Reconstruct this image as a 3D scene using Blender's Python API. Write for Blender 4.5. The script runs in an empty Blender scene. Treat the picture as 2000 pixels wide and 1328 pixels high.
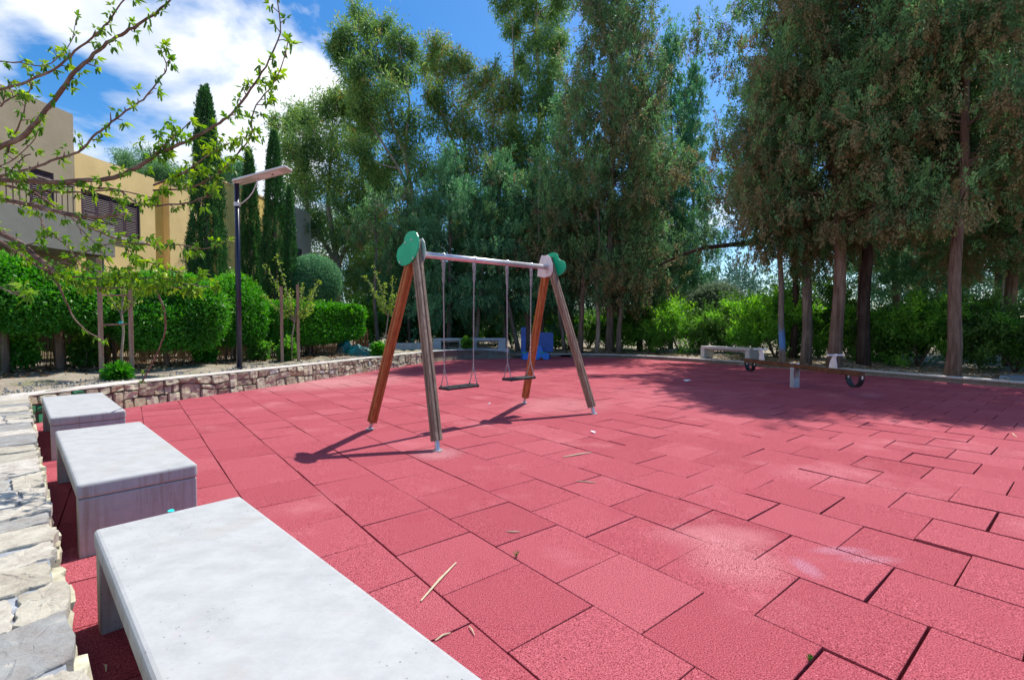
import bpy, math, random
import numpy as np
from mathutils import Vector, Matrix

sc = bpy.context.scene
COL = sc.collection
R = math.radians

# ------------------------------------------------------------------ camera
F_PX = 929.8          # focal length in pixels of the 2000 px wide photograph
PITCH = 0.0291
H_CAM = 1.27
cam_d = bpy.data.cameras.new('camera')
cam_d.sensor_width = 36.0
cam_d.lens = 36.0 * F_PX / 2000.0
cam_d.clip_start = 0.05
cam_d.clip_end = 3000
cam = bpy.data.objects.new('camera', cam_d)
COL.objects.link(cam)
cam.location = (0, 0, H_CAM)
cam.rotation_euler = (math.pi / 2 - PITCH, 0, 0)
sc.camera = cam

# ------------------------------------------------------------------ sun + sky
SUN_DIR = Vector((0.375, 0.43, 1.0)).normalized()      # towards the sun
elev = math.asin(SUN_DIR.z)
azim = math.atan2(SUN_DIR.x, SUN_DIR.y)
sun_d = bpy.data.lights.new('sun', 'SUN')
sun_d.energy = 4.8
sun_d.angle = R(0.5)
sun_d.color = (1.0, 0.95, 0.88)
sun = bpy.data.objects.new('sun', sun_d)
COL.objects.link(sun)
sun.rotation_euler = (-SUN_DIR).to_track_quat('-Z', 'Y').to_euler()

world = bpy.data.worlds.new('World')
sc.world = world
world.use_nodes = True
nt = world.node_tree
nt.nodes.clear()
def wn(t, **kw):
    n = nt.nodes.new(t)
    for k, v in kw.items():
        setattr(n, k, v)
    return n
sky = wn('ShaderNodeTexSky', sky_type='NISHITA', sun_disc=False)
sky.sun_elevation = elev
sky.sun_rotation = azim
sky.air_density = 1.0
sky.dust_density = 0.6
sky.ozone_density = 3.0
tc = wn('ShaderNodeTexCoord')
sep = wn('ShaderNodeSeparateXYZ')
nt.links.new(tc.outputs['Generated'], sep.inputs[0])
def wmath(op, a, b=None, c=None, clamp=False):
    n = wn('ShaderNodeMath', operation=op, use_clamp=clamp)
    for i, v in enumerate((a, b, c)):
        if v is None: continue
        if isinstance(v, (int, float)): n.inputs[i].default_value = v
        else: nt.links.new(v, n.inputs[i])
    return n.outputs[0]
zc = wmath('ADD', wmath('MAXIMUM', sep.outputs[2], 0.0), 0.55)
px = wmath('DIVIDE', sep.outputs[0], zc)
py = wmath('DIVIDE', sep.outputs[1], zc)
comb = wn('ShaderNodeCombineXYZ')
nt.links.new(px, comb.inputs[0]); nt.links.new(py, comb.inputs[1])
n1 = wn('ShaderNodeTexNoise'); n1.inputs['Scale'].default_value = 2.7; n1.inputs['Detail'].default_value = 8
n1.inputs['Roughness'].default_value = 0.52; n1.inputs['Distortion'].default_value = 0.25
nt.links.new(comb.outputs[0], n1.inputs['Vector'])
# cover is thick towards the left (west) part of the sky and thin to the right
cover = wmath('MULTIPLY_ADD', sep.outputs[0], -0.60, -0.165)
cover = wmath('MINIMUM', cover, 0.115)
cover = wmath('MAXIMUM', cover, -0.09)
dens = wmath('ADD', n1.outputs[0], cover)
ramp = wn('ShaderNodeValToRGB')
ramp.color_ramp.elements[0].position = 0.53; ramp.color_ramp.elements[0].color = (0, 0, 0, 1)
ramp.color_ramp.elements[1].position = 0.61; ramp.color_ramp.elements[1].color = (1, 1, 1, 1)
nt.links.new(dens, ramp.inputs[0])
n2 = wn('ShaderNodeTexNoise'); n2.inputs['Scale'].default_value = 4.2; n2.inputs['Detail'].default_value = 5
nt.links.new(comb.outputs[0], n2.inputs['Vector'])
cr = wn('ShaderNodeValToRGB')
cr.color_ramp.elements[0].position = 0.36; cr.color_ramp.elements[0].color = (6.2, 7.2, 8.8, 1)
cr.color_ramp.elements[1].position = 0.56; cr.color_ramp.elements[1].color = (10.8, 11.1, 11.6, 1)
nt.links.new(n2.outputs[0], cr.inputs[0])
hs = wn('ShaderNodeHueSaturation'); hs.inputs['Saturation'].default_value = 1.38; hs.inputs['Value'].default_value = 1.65
nt.links.new(sky.outputs[0], hs.inputs['Color'])
mx = wn('ShaderNodeMix', data_type='RGBA')
nt.links.new(ramp.outputs[0], mx.inputs[0])
nt.links.new(hs.outputs[0], mx.inputs[6])
nt.links.new(cr.outputs[0], mx.inputs[7])
bg = wn('ShaderNodeBackground'); bg.inputs['Strength'].default_value = 0.088
nt.links.new(mx.outputs[2], bg.inputs['Color'])
wo = wn('ShaderNodeOutputWorld')
nt.links.new(bg.outputs[0], wo.inputs['Surface'])

sc.view_settings.view_transform = 'Standard'
sc.view_settings.look = 'None'
sc.view_settings.exposure = 0.32
sc.view_settings.gamma = 1.0
sc.render.engine = 'CYCLES'
sc.cycles.max_bounces = 6
sc.cycles.transparent_max_bounces = 8
sc.cycles.use_denoising = True

# ------------------------------------------------------------------ photo rays (to place things at their real distance)
def ray(u, v):
    x = (u - 1000) / F_PX; y = (v - 664) / F_PX
    c, s = math.cos(PITCH), math.sin(PITCH)
    return Vector((x, c - y * s, -s - y * c))
def gnd(u, v, z=0.0):
    d = ray(u, v); t = (z - H_CAM) / d.z
    return d * t + Vector((0, 0, H_CAM))
def at(u, v, Y):
    d = ray(u, v); t = Y / d.y
    return d * t + Vector((0, 0, H_CAM))
def pq(P, Q, z=0.0):          # playground axes: P along the benches, Q away from the path
    a = R(46.3)
    return Vector((-math.sin(a) * P + math.cos(a) * Q, math.cos(a) * P + math.sin(a) * Q, z))
dP = pq(1, 0); dQ = pq(0, 1); UP = Vector((0, 0, 1))

# ------------------------------------------------------------------ materials
class M:
    def __init__(s, name, rough=0.8, spec=0.3, metal=0.0):
        s.m = bpy.data.materials.new(name); s.m.use_nodes = True
        s.t = s.m.node_tree; s.t.nodes.clear()
        s.out = s.n('ShaderNodeOutputMaterial'); s.b = s.n('ShaderNodeBsdfPrincipled')
        s.b.inputs['Roughness'].default_value = rough
        s.b.inputs['Metallic'].default_value = metal
        s.b.inputs['Specular IOR Level'].default_value = spec
        s.l(s.b.outputs[0], s.out.inputs[0])
        s.tc = s.n('ShaderNodeTexCoord')
    def n(s, t, **kw):
        n = s.t.nodes.new(t)
        for k, v in kw.items(): setattr(n, k, v)
        return n
    def l(s, a, b): s.t.links.new(a, b)
    def vec(s, scale=(1, 1, 1), kind='Object'):
        mp = s.n('ShaderNodeMapping'); mp.inputs['Scale'].default_value = scale
        s.l(s.tc.outputs[kind], mp.inputs[0]); return mp.outputs[0]
    def noise(s, scale, detail=4, rough=0.55, vec=None, dist=0.0):
        n = s.n('ShaderNodeTexNoise'); n.inputs['Scale'].default_value = scale
        n.inputs['Detail'].default_value = detail; n.inputs['Roughness'].default_value = rough
        n.inputs['Distortion'].default_value = dist
        s.l(vec if vec is not None else s.vec(), n.inputs['Vector']); return n.outputs[0]
    def ramp(s, fac, stops, interp='LINEAR'):
        r = s.n('ShaderNodeValToRGB'); r.color_ramp.interpolation = interp
        e = r.color_ramp.elements
        while len(e) < len(stops): e.new(0.5)
        for i, (p, c) in enumerate(stops):
            e[i].position = p; e[i].color = (*c, 1) if len(c) == 3 else c
        s.l(fac, r.inputs[0]); return r.outputs[0]
    def mix(s, fac, a, b, mode='MIX'):
        m = s.n('ShaderNodeMix', data_type='RGBA', blend_type=mode)
        for i, v in ((0, fac), (6, a), (7, b)):
            if isinstance(v, (int, float)): m.inputs[i].default_value = v
            elif isinstance(v, tuple): m.inputs[i].default_value = (*v, 1)
            else: s.l(v, m.inputs[i])
        return m.outputs[2]
    def attr(s, name='tint'):
        a = s.n('ShaderNodeAttribute'); a.attribute_name = name; return a.outputs['Fac']
    def bump(s, h, strength=0.3, dist=0.01):
        b = s.n('ShaderNodeBump'); b.inputs['Strength'].default_value = strength; b.inputs['Distance'].default_value = dist
        s.l(h, b.inputs['Height']); s.l(b.outputs[0], s.b.inputs['Normal'])
    def color(s, c):
        if isinstance(c, tuple): s.b.inputs['Base Color'].default_value = (*c, 1)
        else: s.l(c, s.b.inputs['Base Color'])
        return s

def plain(name, c, rough=0.6, metal=0.0, var=0.25, scale=8, bump=0.15, spec=0.3):
    m = M(name, rough, spec, metal)
    n = m.noise(scale, 6)
    lo = tuple(x * (1 - var) for x in c); hi = tuple(min(1, x * (1 + var)) for x in c)
    m.color(m.ramp(n, [(0.3, lo), (0.7, hi)]))
    m.bump(m.noise(scale * 8, 4), bump, 0.004)
    return m.m

def leafmat(name, stops, trans=0.3, rough=0.55):
    m = M(name, rough, 0.25)
    col = m.ramp(m.attr(), stops)
    m.color(col)
    tr = m.n('ShaderNodeBsdfTranslucent')
    hs_ = m.n('ShaderNodeHueSaturation'); hs_.inputs['Hue'].default_value = 0.495; hs_.inputs['Saturation'].default_value = 1.15; hs_.inputs['Value'].default_value = 1.7
    m.l(col, hs_.inputs['Color']); m.l(hs_.outputs[0], tr.inputs[0])
    ms = m.n('ShaderNodeMixShader'); ms.inputs[0].default_value = trans
    m.l(m.b.outputs[0], ms.inputs[1]); m.l(tr.outputs[0], ms.inputs[2]); m.l(ms.outputs[0], m.out.inputs[0])
    return m.m

# red rubber granulate
m = M('red_rubber_granulate', 0.92, 0.12)
g = m.noise(190, 3, 0.7)
big = m.noise(1.1, 5, 0.6)
tint = m.attr()
base = m.ramp(tint, [(0.0, (0.37, 0.070, 0.088)), (0.55, (0.43, 0.090, 0.112)), (1.0, (0.48, 0.118, 0.140))])
c = m.mix(m.ramp(g, [(0.38, (0, 0, 0)), (0.50, (1, 1, 1))]), (0.11, 0.012, 0.022), base)
c = m.mix(m.ramp(g, [(0.58, (0, 0, 0)), (0.72, (1, 1, 1))]), c, (0.80, 0.28, 0.32))
c = m.mix(m.ramp(big, [(0.56, (0, 0, 0)), (0.8, (0.45, 0.45, 0.45))]), c, (0.66, 0.27, 0.29))
big2 = m.noise(2.3, 6, 0.62)
c = m.mix(m.ramp(big2, [(0.2, (0.5, 0.5, 0.5)), (0.42, (0, 0, 0))]), c, (0.30, 0.035, 0.06))
grime = m.noise(6.0, 8, 0.75)
c = m.mix(m.ramp(grime, [(0.60, (0, 0, 0)), (0.78, (0.35, 0.35, 0.35))]), c, (0.20, 0.06, 0.07))
# pale sand dust worn into the mat in a few places (world positions)
geo = m.n('ShaderNodeNewGeometry')
def blot(P, rad, stretch=(1, 1, 1)):
    vm = m.n('ShaderNodeVectorMath', operation='SUBTRACT'); m.l(geo.outputs['Position'], vm.inputs[0]); vm.inputs[1].default_value = P
    v2 = m.n('ShaderNodeVectorMath', operation='MULTIPLY'); m.l(vm.outputs[0], v2.inputs[0]); v2.inputs[1].default_value = stretch
    ln = m.n('ShaderNodeVectorMath', operation='LENGTH'); m.l(v2.outputs[0], ln.inputs[0])
    nn = m.noise(26, 9, 0.85)
    a = m.n('ShaderNodeMath', operation='MULTIPLY_ADD'); m.l(nn, a.inputs[0]); a.inputs[1].default_value = -1.6 * rad; m.l(ln.outputs['Value'], a.inputs[2])
    return m.mix(1.0, m.ramp(a.outputs[0], [(0.0, (0.34, 0.34, 0.34)), (max(0.02, rad * 1.2), (0, 0, 0))]), m.ramp(g, [(0.44, (0, 0, 0)), (0.54, (1, 1, 1))]), 'MULTIPLY')
for (u, v, rad, colr, st) in ((1385, 1045, .22, (0.74, 0.36, 0.37), (1, 2.2, 1)), (1440, 1095, .16, (0.78, 0.42, 0.42), (1, 1, 1)),
                              (1640, 1075, .10, (0.60, 0.42, 0.55), (1, 3, 1)), (1575, 1108, .07, (0.62, 0.45, 0.60), (2, 1, 1)),
                              (1700, 1092, .10, (0.58, 0.40, 0.5), (1, 3, 1)), (1600, 925, .25, (0.66, 0.26, 0.29), (1, 1.6, 1)),
                              (690, 742, .9, (0.78, 0.5, 0.46), (1, 1, 1)), (600, 752, .7, (0.72, 0.42, 0.4), (1, 1, 1)), (1090, 790, .5, (0.72, 0.4, 0.4), (1, 1, 1)), (855, 885, .15, (0.72, 0.5, 0.5), (1, 1, 1)),
                              (1300, 770, 1.0, (0.6, 0.2, 0.23), (1, 1, 1))):
    c = m.mix(blot(tuple(gnd(u, v)), rad, st), c, colr)
m.color(c)
m.bump(g, 0.8, 0.005)
MAT_RUBBER = m.m

def concrete(name, c0=(0.31, 0.315, 0.315), c1=(0.43, 0.435, 0.43), stain=(0.36, 0.32, 0.26)):
    m = M(name, 0.75, 0.35)
    a = m.noise(7.0, 10, 0.72, m.vec((1, 1.3, 1))); b = m.noise(34, 9, 0.8)
    col = m.ramp(a, [(0.2, c0), (0.6, c1)])
    col = m.mix(m.ramp(b, [(0.55, (0, 0, 0)), (0.75, (0.35, 0.35, 0.35))]), col, tuple(x * 0.78 for x in c0))
    s1 = m.noise(2.3, 5, 0.6)
    col = m.mix(m.ramp(s1, [(0.58, (0, 0, 0)), (0.72, (0.45, 0.45, 0.45))]), col, stain)
    s2 = m.noise(5.1, 6, 0.7, m.vec((1.3, 0.8, 1)))
    col = m.mix(m.ramp(s2, [(0.60, (0, 0, 0)), (0.70, (0.30, 0.30, 0.30))]), col, (0.46, 0.33, 0.33))
    pit = m.n('ShaderNodeTexVoronoi'); pit.inputs['Scale'].default_value = 42; m.l(m.vec(), pit.inputs['Vector'])
    pm = m.noise(3.3, 3)
    pr = m.ramp(pit.outputs['Distance'], [(0.06, (1, 1, 1)), (0.16, (0, 0, 0))])
    pr2 = m.mix(1.0, pr, m.ramp(pm, [(0.46, (0, 0, 0)), (0.56, (1, 1, 1))]), 'MULTIPLY')
    col = m.mix(pr2, col, (0.16, 0.15, 0.14))
    dr = m.noise(1.0, 6, 0.7, m.vec((22, 22, 1.2))); m.tc
    sx_ = m.n('ShaderNodeNewGeometry'); sp_ = m.n('ShaderNodeSeparateXYZ'); m.l(sx_.outputs['Normal'], sp_.inputs[0])
    side_ = m.ramp(sp_.outputs[2], [(0.0, (1, 1, 1)), (0.35, (0, 0, 0))])
    dm = m.mix(1.0, side_, m.ramp(dr, [(0.50, (0, 0, 0)), (0.66, (.55, .55, .55))]), 'MULTIPLY')
    col = m.mix(dm, col, (0.25, 0.19, 0.13))
    sc1 = m.noise(1.0, 7, 0.75, m.vec((3, 26, 3))); col = m.mix(m.ramp(sc1, [(0.62, (0, 0, 0)), (0.70, (.35, .35, .35))]), col, (0.27, 0.26, 0.25))
    m.color(col)
    m.bump(m.mix(0.4, b, m.noise(90, 3)), 0.25, 0.004)
    return m.m
MAT_BENCH = concrete('cast_concrete')
MAT_BENCH_OLD = concrete('weathered_grey_blue_concrete', (0.30, 0.35, 0.39), (0.44, 0.49, 0.53))
MAT_KERB = concrete('kerb_concrete', (0.36, 0.36, 0.34), (0.52, 0.51, 0.49))

def stonemat(name, stops, bs=0.5):
    m = M(name, 0.9, 0.2)
    col = m.ramp(m.attr(), stops)
    n = m.noise(14, 8, 0.7); n3 = m.noise(60, 5, 0.7)
    col = m.mix(m.ramp(n, [(0.35, (0.55, 0.55, 0.55)), (0.6, (0, 0, 0))]), col, (0.20, 0.15, 0.12))
    col = m.mix(m.ramp(n, [(0.60, (0, 0, 0)), (0.8, (0.6, 0.6, 0.6))]), col, (0.62, 0.54, 0.44))
    m.color(col); m.bump(m.mix(0.35, n, n3), bs, 0.015)
    return m.m
MAT_WALLSTONE = stonemat('pink_beige_rubble_stone', [(0.0, (0.353, 0.312, 0.224)), (0.25, (0.484, 0.447, 0.316)), (0.5, (0.577, 0.562, 0.408)), (0.75, (0.651, 0.645, 0.469)), (0.88, (0.521, 0.562, 0.500)), (0.93, (0.484, 0.374, 0.163)), (0.955, (0.019, 0.229, 0.102)), (1.0, (0.019, 0.270, 0.133))])
MAT_PATHSTONE = stonemat('cream_path_stone', [(0.0, (0.258, 0.270, 0.273)), (0.3, (0.378, 0.374, 0.343)), (0.55, (0.482, 0.444, 0.343)), (0.8, (0.533, 0.496, 0.414)), (1.0, (0.568, 0.539, 0.484))], 1.0)
MAT_GROUT = plain('grey_blue_grout', (0.30, 0.32, 0.35), 0.9, 0, 0.35, 12, 0.5)
MAT_MORTAR = plain('wall_mortar', (0.36, 0.30, 0.25), 0.95, 0, 0.3, 12, 0.5)
MAT_CAP = plain('pale_cement_capping', (0.56, 0.52, 0.46), 0.9, 0, 0.25, 9, 0.4)

m = M('dry_soil', 0.95, 0.1)
a = m.noise(0.35, 6); b = m.noise(28, 8, 0.75); vcr = m.n('ShaderNodeTexVoronoi'); vcr.inputs['Scale'].default_value = 30; m.l(m.vec(), vcr.inputs['Vector'])
col = m.ramp(a, [(0.3, (0.26, 0.21, 0.15)), (0.5, (0.38, 0.32, 0.24)), (0.7, (0.46, 0.41, 0.32))])
col = m.mix(m.ramp(b, [(0.35, (0.7, 0.7, 0.7)), (0.55, (0, 0, 0))]), col, (0.13, 0.10, 0.07))
col = m.mix(m.ramp(vcr.outputs['Distance'], [(0.18, (0.8, 0.8, 0.8)), (0.3, (0, 0, 0))]), col, (0.58, 0.53, 0.45))
col = m.mix(m.ramp(m.noise(1.3, 5), [(0.5, (0, 0, 0)), (0.65, (0.5, 0.5, 0.5))]), col, (0.15, 0.18, 0.07))
m.color(col); m.bump(b, 0.9, 0.03)
MAT_SOIL = m.m

def woodmat(name, c0, c1, c2, scale=(30, 30, 1.2)):
    m = M(name, 0.6, 0.35)
    n = m.noise(1.0, 6, 0.6, m.vec(scale), 0.5)
    n2 = m.noise(3.0, 5, 0.6, m.vec((1, 1, 0.6)))
    col = m.ramp(n, [(0.3, c0), (0.5, c1), (0.72, c2)])
    col = m.mix(m.ramp(n2, [(0.4, (0, 0, 0)), (0.75, (0.6, 0.6, 0.6))]), col, tuple(x * 0.55 for x in c1))
    m.color(col); m.bump(n, 0.4, 0.003)
    return m.m
MAT_POST_A = woodmat('orange_stained_timber', (0.22, 0.07, 0.025), (0.40, 0.13, 0.04), (0.50, 0.20, 0.07))
MAT_POST_B = woodmat('sun_bleached_timber', (0.13, 0.09, 0.06), (0.24, 0.17, 0.12), (0.38, 0.31, 0.24))
MAT_STAKE = woodmat('thin_stake_wood', (0.20, 0.12, 0.08), (0.32, 0.20, 0.13), (0.44, 0.33, 0.25), (40, 40, 2))
MAT_SEESAW = woodmat('dark_brown_beam', (0.06, 0.028, 0.016), (0.13, 0.058, 0.028), (0.19, 0.095, 0.045), (6, 6, 6))
MAT_PICKET = woodmat('red_brown_picket', (0.14, 0.05, 0.03), (0.22, 0.08, 0.04), (0.30, 0.12, 0.06))
MAT_STEEL = plain('galvanised_steel', (0.62, 0.62, 0.64), 0.38, 0.75, 0.12, 10, 0.1, 0.5)
MAT_PLATE = plain('white_painted_plate', (0.66, 0.67, 0.70), 0.5, 0.1, 0.12, 10, 0.1, 0.5)
MAT_CHAIN = plain('zinc_chain', (0.42, 0.41, 0.42), 0.5, 0.55, 0.25, 40, 0.1)
MAT_BLACKRUB = plain('black_rubber', (0.018, 0.018, 0.020), 0.55, 0, 0.3, 14, 0.3, 0.5)
MAT_GREENPLATE = plain('green_plastic_panel', (0.0, 0.42, 0.21), 0.4, 0, 0.12, 6, 0.06, 0.5)
MAT_POSTGREY = plain('grey_painted_post', (0.36, 0.38, 0.43), 0.6, 0, 0.2, 12, 0.1)
MAT_WHITE = plain('white_paint', (0.72, 0.72, 0.74), 0.5, 0, 0.12, 8, 0.1)
MAT_BLUE = plain('blue_plastic', (0.004, 0.085, 0.36), 0.4, 0, 0.25, 3, 0.1, 0.5)
MAT_BLUE_LIGHT = plain('light_blue_plastic', (0.01, 0.20, 0.75), 0.35, 0, 0.2, 4, 0.1, 0.5)
MAT_LAMPPOLE = plain('dark_blue_lamp_paint', (0.010, 0.014, 0.04), 0.35, 0, 0.2, 8, 0.05, 0.5)
MAT_ALU = plain('pale_aluminium', (0.62, 0.60, 0.60), 0.45, 0.3, 0.1, 6, 0.05, 0.5)
MAT_SOLAR = plain('solar_panel_glass', (0.02, 0.025, 0.05), 0.12, 0, 0.2, 8, 0.0, 0.6)
MAT_TARP = plain('green_tarpaulin', (0.0, 0.13, 0.12), 0.45, 0, 0.35, 5, 0.3, 0.5)
MAT_BAG = plain('grey_white_sack', (0.42, 0.42, 0.50), 0.8, 0, 0.25, 7, 0.4)
MAT_STRAW = plain('dry_straw', (0.62, 0.55, 0.36), 0.8, 0, 0.15, 20, 0.1)
MAT_PAPER = plain('white_paper', (0.78, 0.78, 0.80), 0.8, 0, 0.05, 20, 0.1)
MAT_PAINTBLUE = plain('faded_blue_slab', (0.14, 0.20, 0.26), 0.8, 0, 0.35, 2.5, 0.3)
MAT_TURQ = plain('turquoise_paint_drop', (0.02, 0.72, 0.66), 0.5, 0, 0.1, 20, 0.0)
MAT_GRAFFITI = plain('blue_spray_paint', (0.08, 0.24, 0.60), 0.8, 0, 0.4, 14, 0.3)

def stucco(name, c, var=0.12):
    m = M(name, 0.9, 0.15)
    n = m.noise(1.1, 6, 0.6); f = m.noise(45, 4, 0.6)
    col = m.ramp(n, [(0.3, tuple(x * (1 - var) for x in c)), (0.7, tuple(x * (1 + var) for x in c))])
    st = m.noise(1.0, 5, 0.6, m.vec((2.5, 2.5, 0.25)))
    col = m.mix(m.ramp(st, [(0.55, (0, 0, 0)), (0.8, (0.4, 0.4, 0.4))]), col, tuple(x * 0.6 for x in c))
    m.color(col); m.bump(f, 0.5, 0.01); return m.m
MAT_STUCCO = stucco('beige_yellow_stucco', (0.85, 0.63, 0.29))
MAT_STUCCO_Y = stucco('warm_yellow_stucco', (0.90, 0.64, 0.20))
MAT_STUCCO_G = stucco('taupe_shade_stucco', (0.42, 0.35, 0.24))  # shaded look of the taller wall put into this taupe; pier and parapet share it
MAT_STUCCO_D = stucco('shaded_grey_stucco', (0.26, 0.25, 0.22))  # shade on the balcony front painted in as a darker grey
MAT_STUCCO_P = stucco('pale_taupe_stucco', (0.60, 0.53, 0.42))
MAT_SHUTTER = plain('brown_violet_shutter', (0.095, 0.06, 0.075), 0.5, 0, 0.2, 8, 0.1)
MAT_RAIL = plain('brown_railing', (0.12, 0.08, 0.07), 0.5, 0, 0.2, 8, 0.1)
MAT_REED = woodmat('dry_reed', (0.12, 0.07, 0.04), (0.28, 0.18, 0.10), (0.42, 0.30, 0.18), (60, 60, 1))

def barkmat(name, c0, c1, c2, sc_=(14, 14, 1.5)):
    m = M(name, 0.95, 0.1)
    n = m.noise(1.0, 7, 0.65, m.vec(sc_), 0.8); n2 = m.noise(1.2, 4)
    col = m.ramp(n, [(0.32, c0), (0.5, c1), (0.7, c2)])
    m.color(m.mix(m.ramp(n2, [(0.35, (0.5, 0.5, 0.5)), (0.6, (0, 0, 0))]), col, tuple(x * 0.5 for x in c1)))
    m.bump(n, 0.8, 0.02); return m.m
MAT_BARK = barkmat('grey_brown_bark', (0.070, 0.054, 0.044), (0.187, 0.148, 0.122), (0.296, 0.248, 0.211))
MAT_BARK_RED = barkmat('reddish_bark', (0.078, 0.047, 0.034), (0.203, 0.137, 0.105), (0.289, 0.223, 0.180))
def sprayed():
    mm = barkmat('bark_with_blue_spray_paint', (0.09, 0.075, 0.065), (0.24, 0.205, 0.18), (0.38, 0.345, 0.31)); t = mm.node_tree
    b = [n for n in t.nodes if n.type == 'BSDF_PRINCIPLED'][0]; src = b.inputs['Base Color'].links[0].from_socket
    tc_ = t.nodes.new('ShaderNodeTexCoord'); sp = t.nodes.new('ShaderNodeSeparateXYZ'); t.links.new(tc_.outputs['Object'], sp.inputs[0])
    no = t.nodes.new('ShaderNodeTexNoise'); no.inputs['Scale'].default_value = 7; t.links.new(tc_.outputs['Object'], no.inputs['Vector'])
    ad = t.nodes.new('ShaderNodeMath'); ad.operation = 'MULTIPLY_ADD'; t.links.new(no.outputs[0], ad.inputs[0]); ad.inputs[1].default_value = .5; t.links.new(sp.outputs[2], ad.inputs[2])
    rp_ = t.nodes.new('ShaderNodeValToRGB'); e = rp_.color_ramp.elements
    for p_, v_ in ((.2, 0),): pass
    e[0].position = .62 / 2; e[0].color = (0, 0, 0, 1); e[1].position = .85 / 2; e[1].color = (.9, .9, .9, 1)
    q = e.new(1.15 / 2); q.color = (.8, .8, .8, 1); q = e.new(1.42 / 2); q.color = (0, 0, 0, 1)
    hf = t.nodes.new('ShaderNodeMath'); hf.operation = 'MULTIPLY'; hf.inputs[1].default_value = .5; t.links.new(ad.outputs[0], hf.inputs[0]); t.links.new(hf.outputs[0], rp_.inputs[0])
    mx_ = t.nodes.new('ShaderNodeMix'); mx_.data_type = 'RGBA'; t.links.new(rp_.outputs[0], mx_.inputs[0]); t.links.new(src, mx_.inputs[6]); mx_.inputs[7].default_value = (.10, .26, .60, 1)
    t.links.new(mx_.outputs[2], b.inputs['Base Color']); return mm
MAT_BARK_SPRAYED = sprayed()
MAT_BARK_DARK = barkmat('dark_bark', (0.03, 0.022, 0.018), (0.07, 0.05, 0.042), (0.12, 0.09, 0.08))
MAT_BARK_PALE = barkmat('pale_smooth_bark', (0.20, 0.15, 0.11), (0.34, 0.28, 0.22), (0.46, 0.42, 0.36), (5, 5, 1))
MAT_TWIG = barkmat('mulberry_branch_bark', (0.09, 0.05, 0.045), (0.20, 0.12, 0.10), (0.34, 0.26, 0.21), (9, 9, 9))

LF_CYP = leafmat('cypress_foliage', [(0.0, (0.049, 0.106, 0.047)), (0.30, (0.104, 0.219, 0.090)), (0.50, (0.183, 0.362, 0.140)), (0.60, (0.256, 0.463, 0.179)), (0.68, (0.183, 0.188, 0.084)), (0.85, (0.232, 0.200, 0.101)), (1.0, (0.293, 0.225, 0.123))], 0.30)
LF_TEAL = leafmat('bluish_cypress_foliage', [(0.0, (0.054, 0.156, 0.078)), (0.5, (0.137, 0.328, 0.156)), (0.75, (0.253, 0.475, 0.212)), (1.0, (0.273, 0.246, 0.100))], 0.28)
LF_ITAL = leafmat('italian_cypress_foliage', [(0.0, (0.025, 0.081, 0.025)), (0.5, (0.052, 0.155, 0.044)), (1.0, (0.098, 0.247, 0.063))], 0.25)
LF_EUC = leafmat('eucalyptus_foliage', [(0.0, (0.061, 0.142, 0.048)), (0.35, (0.122, 0.233, 0.077)), (0.7, (0.218, 0.349, 0.099)), (0.86, (0.326, 0.413, 0.099)), (0.93, (0.285, 0.194, 0.077)), (1.0, (0.380, 0.233, 0.099))], 0.35)
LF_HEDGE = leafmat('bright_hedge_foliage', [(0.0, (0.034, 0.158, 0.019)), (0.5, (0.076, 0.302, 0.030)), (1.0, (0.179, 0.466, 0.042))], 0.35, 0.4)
LF_BALL = leafmat('grey_green_shrub_foliage', [(0.0, (0.060, 0.178, 0.086)), (0.5, (0.135, 0.308, 0.145)), (1.0, (0.255, 0.486, 0.238))], 0.25)
LF_SHRUB = leafmat('wild_shrub_foliage', [(0.0, (0.050, 0.143, 0.028)), (0.5, (0.121, 0.308, 0.050)), (1.0, (0.264, 0.506, 0.077))], 0.5)
LF_OLIVE = leafmat('silvery_olive_foliage', [(0.0, (0.08, 0.13, 0.08)), (0.5, (0.16, 0.23, 0.14)), (1.0, (0.27, 0.33, 0.22))], 0.3)
LF_MULB = leafmat('young_mulberry_leaf', [(0.0, (0.06, 0.16, 0.02)), (0.5, (0.17, 0.34, 0.03)), (1.0, (0.34, 0.48, 0.05))], 0.42, 0.4)
LF_SAP = leafmat('pale_sapling_leaf', [(0.0, (0.16, 0.28, 0.04)), (1.0, (0.38, 0.50, 0.10))], 0.4, 0.5)
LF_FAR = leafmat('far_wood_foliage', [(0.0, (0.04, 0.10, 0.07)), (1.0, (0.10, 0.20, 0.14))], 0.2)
LF_LITTER = leafmat('dry_leaf_litter', [(0.0, (0.08, 0.045, 0.025)), (0.6, (0.20, 0.13, 0.07)), (1.0, (0.36, 0.28, 0.18))], 0.1, 0.9)

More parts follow.
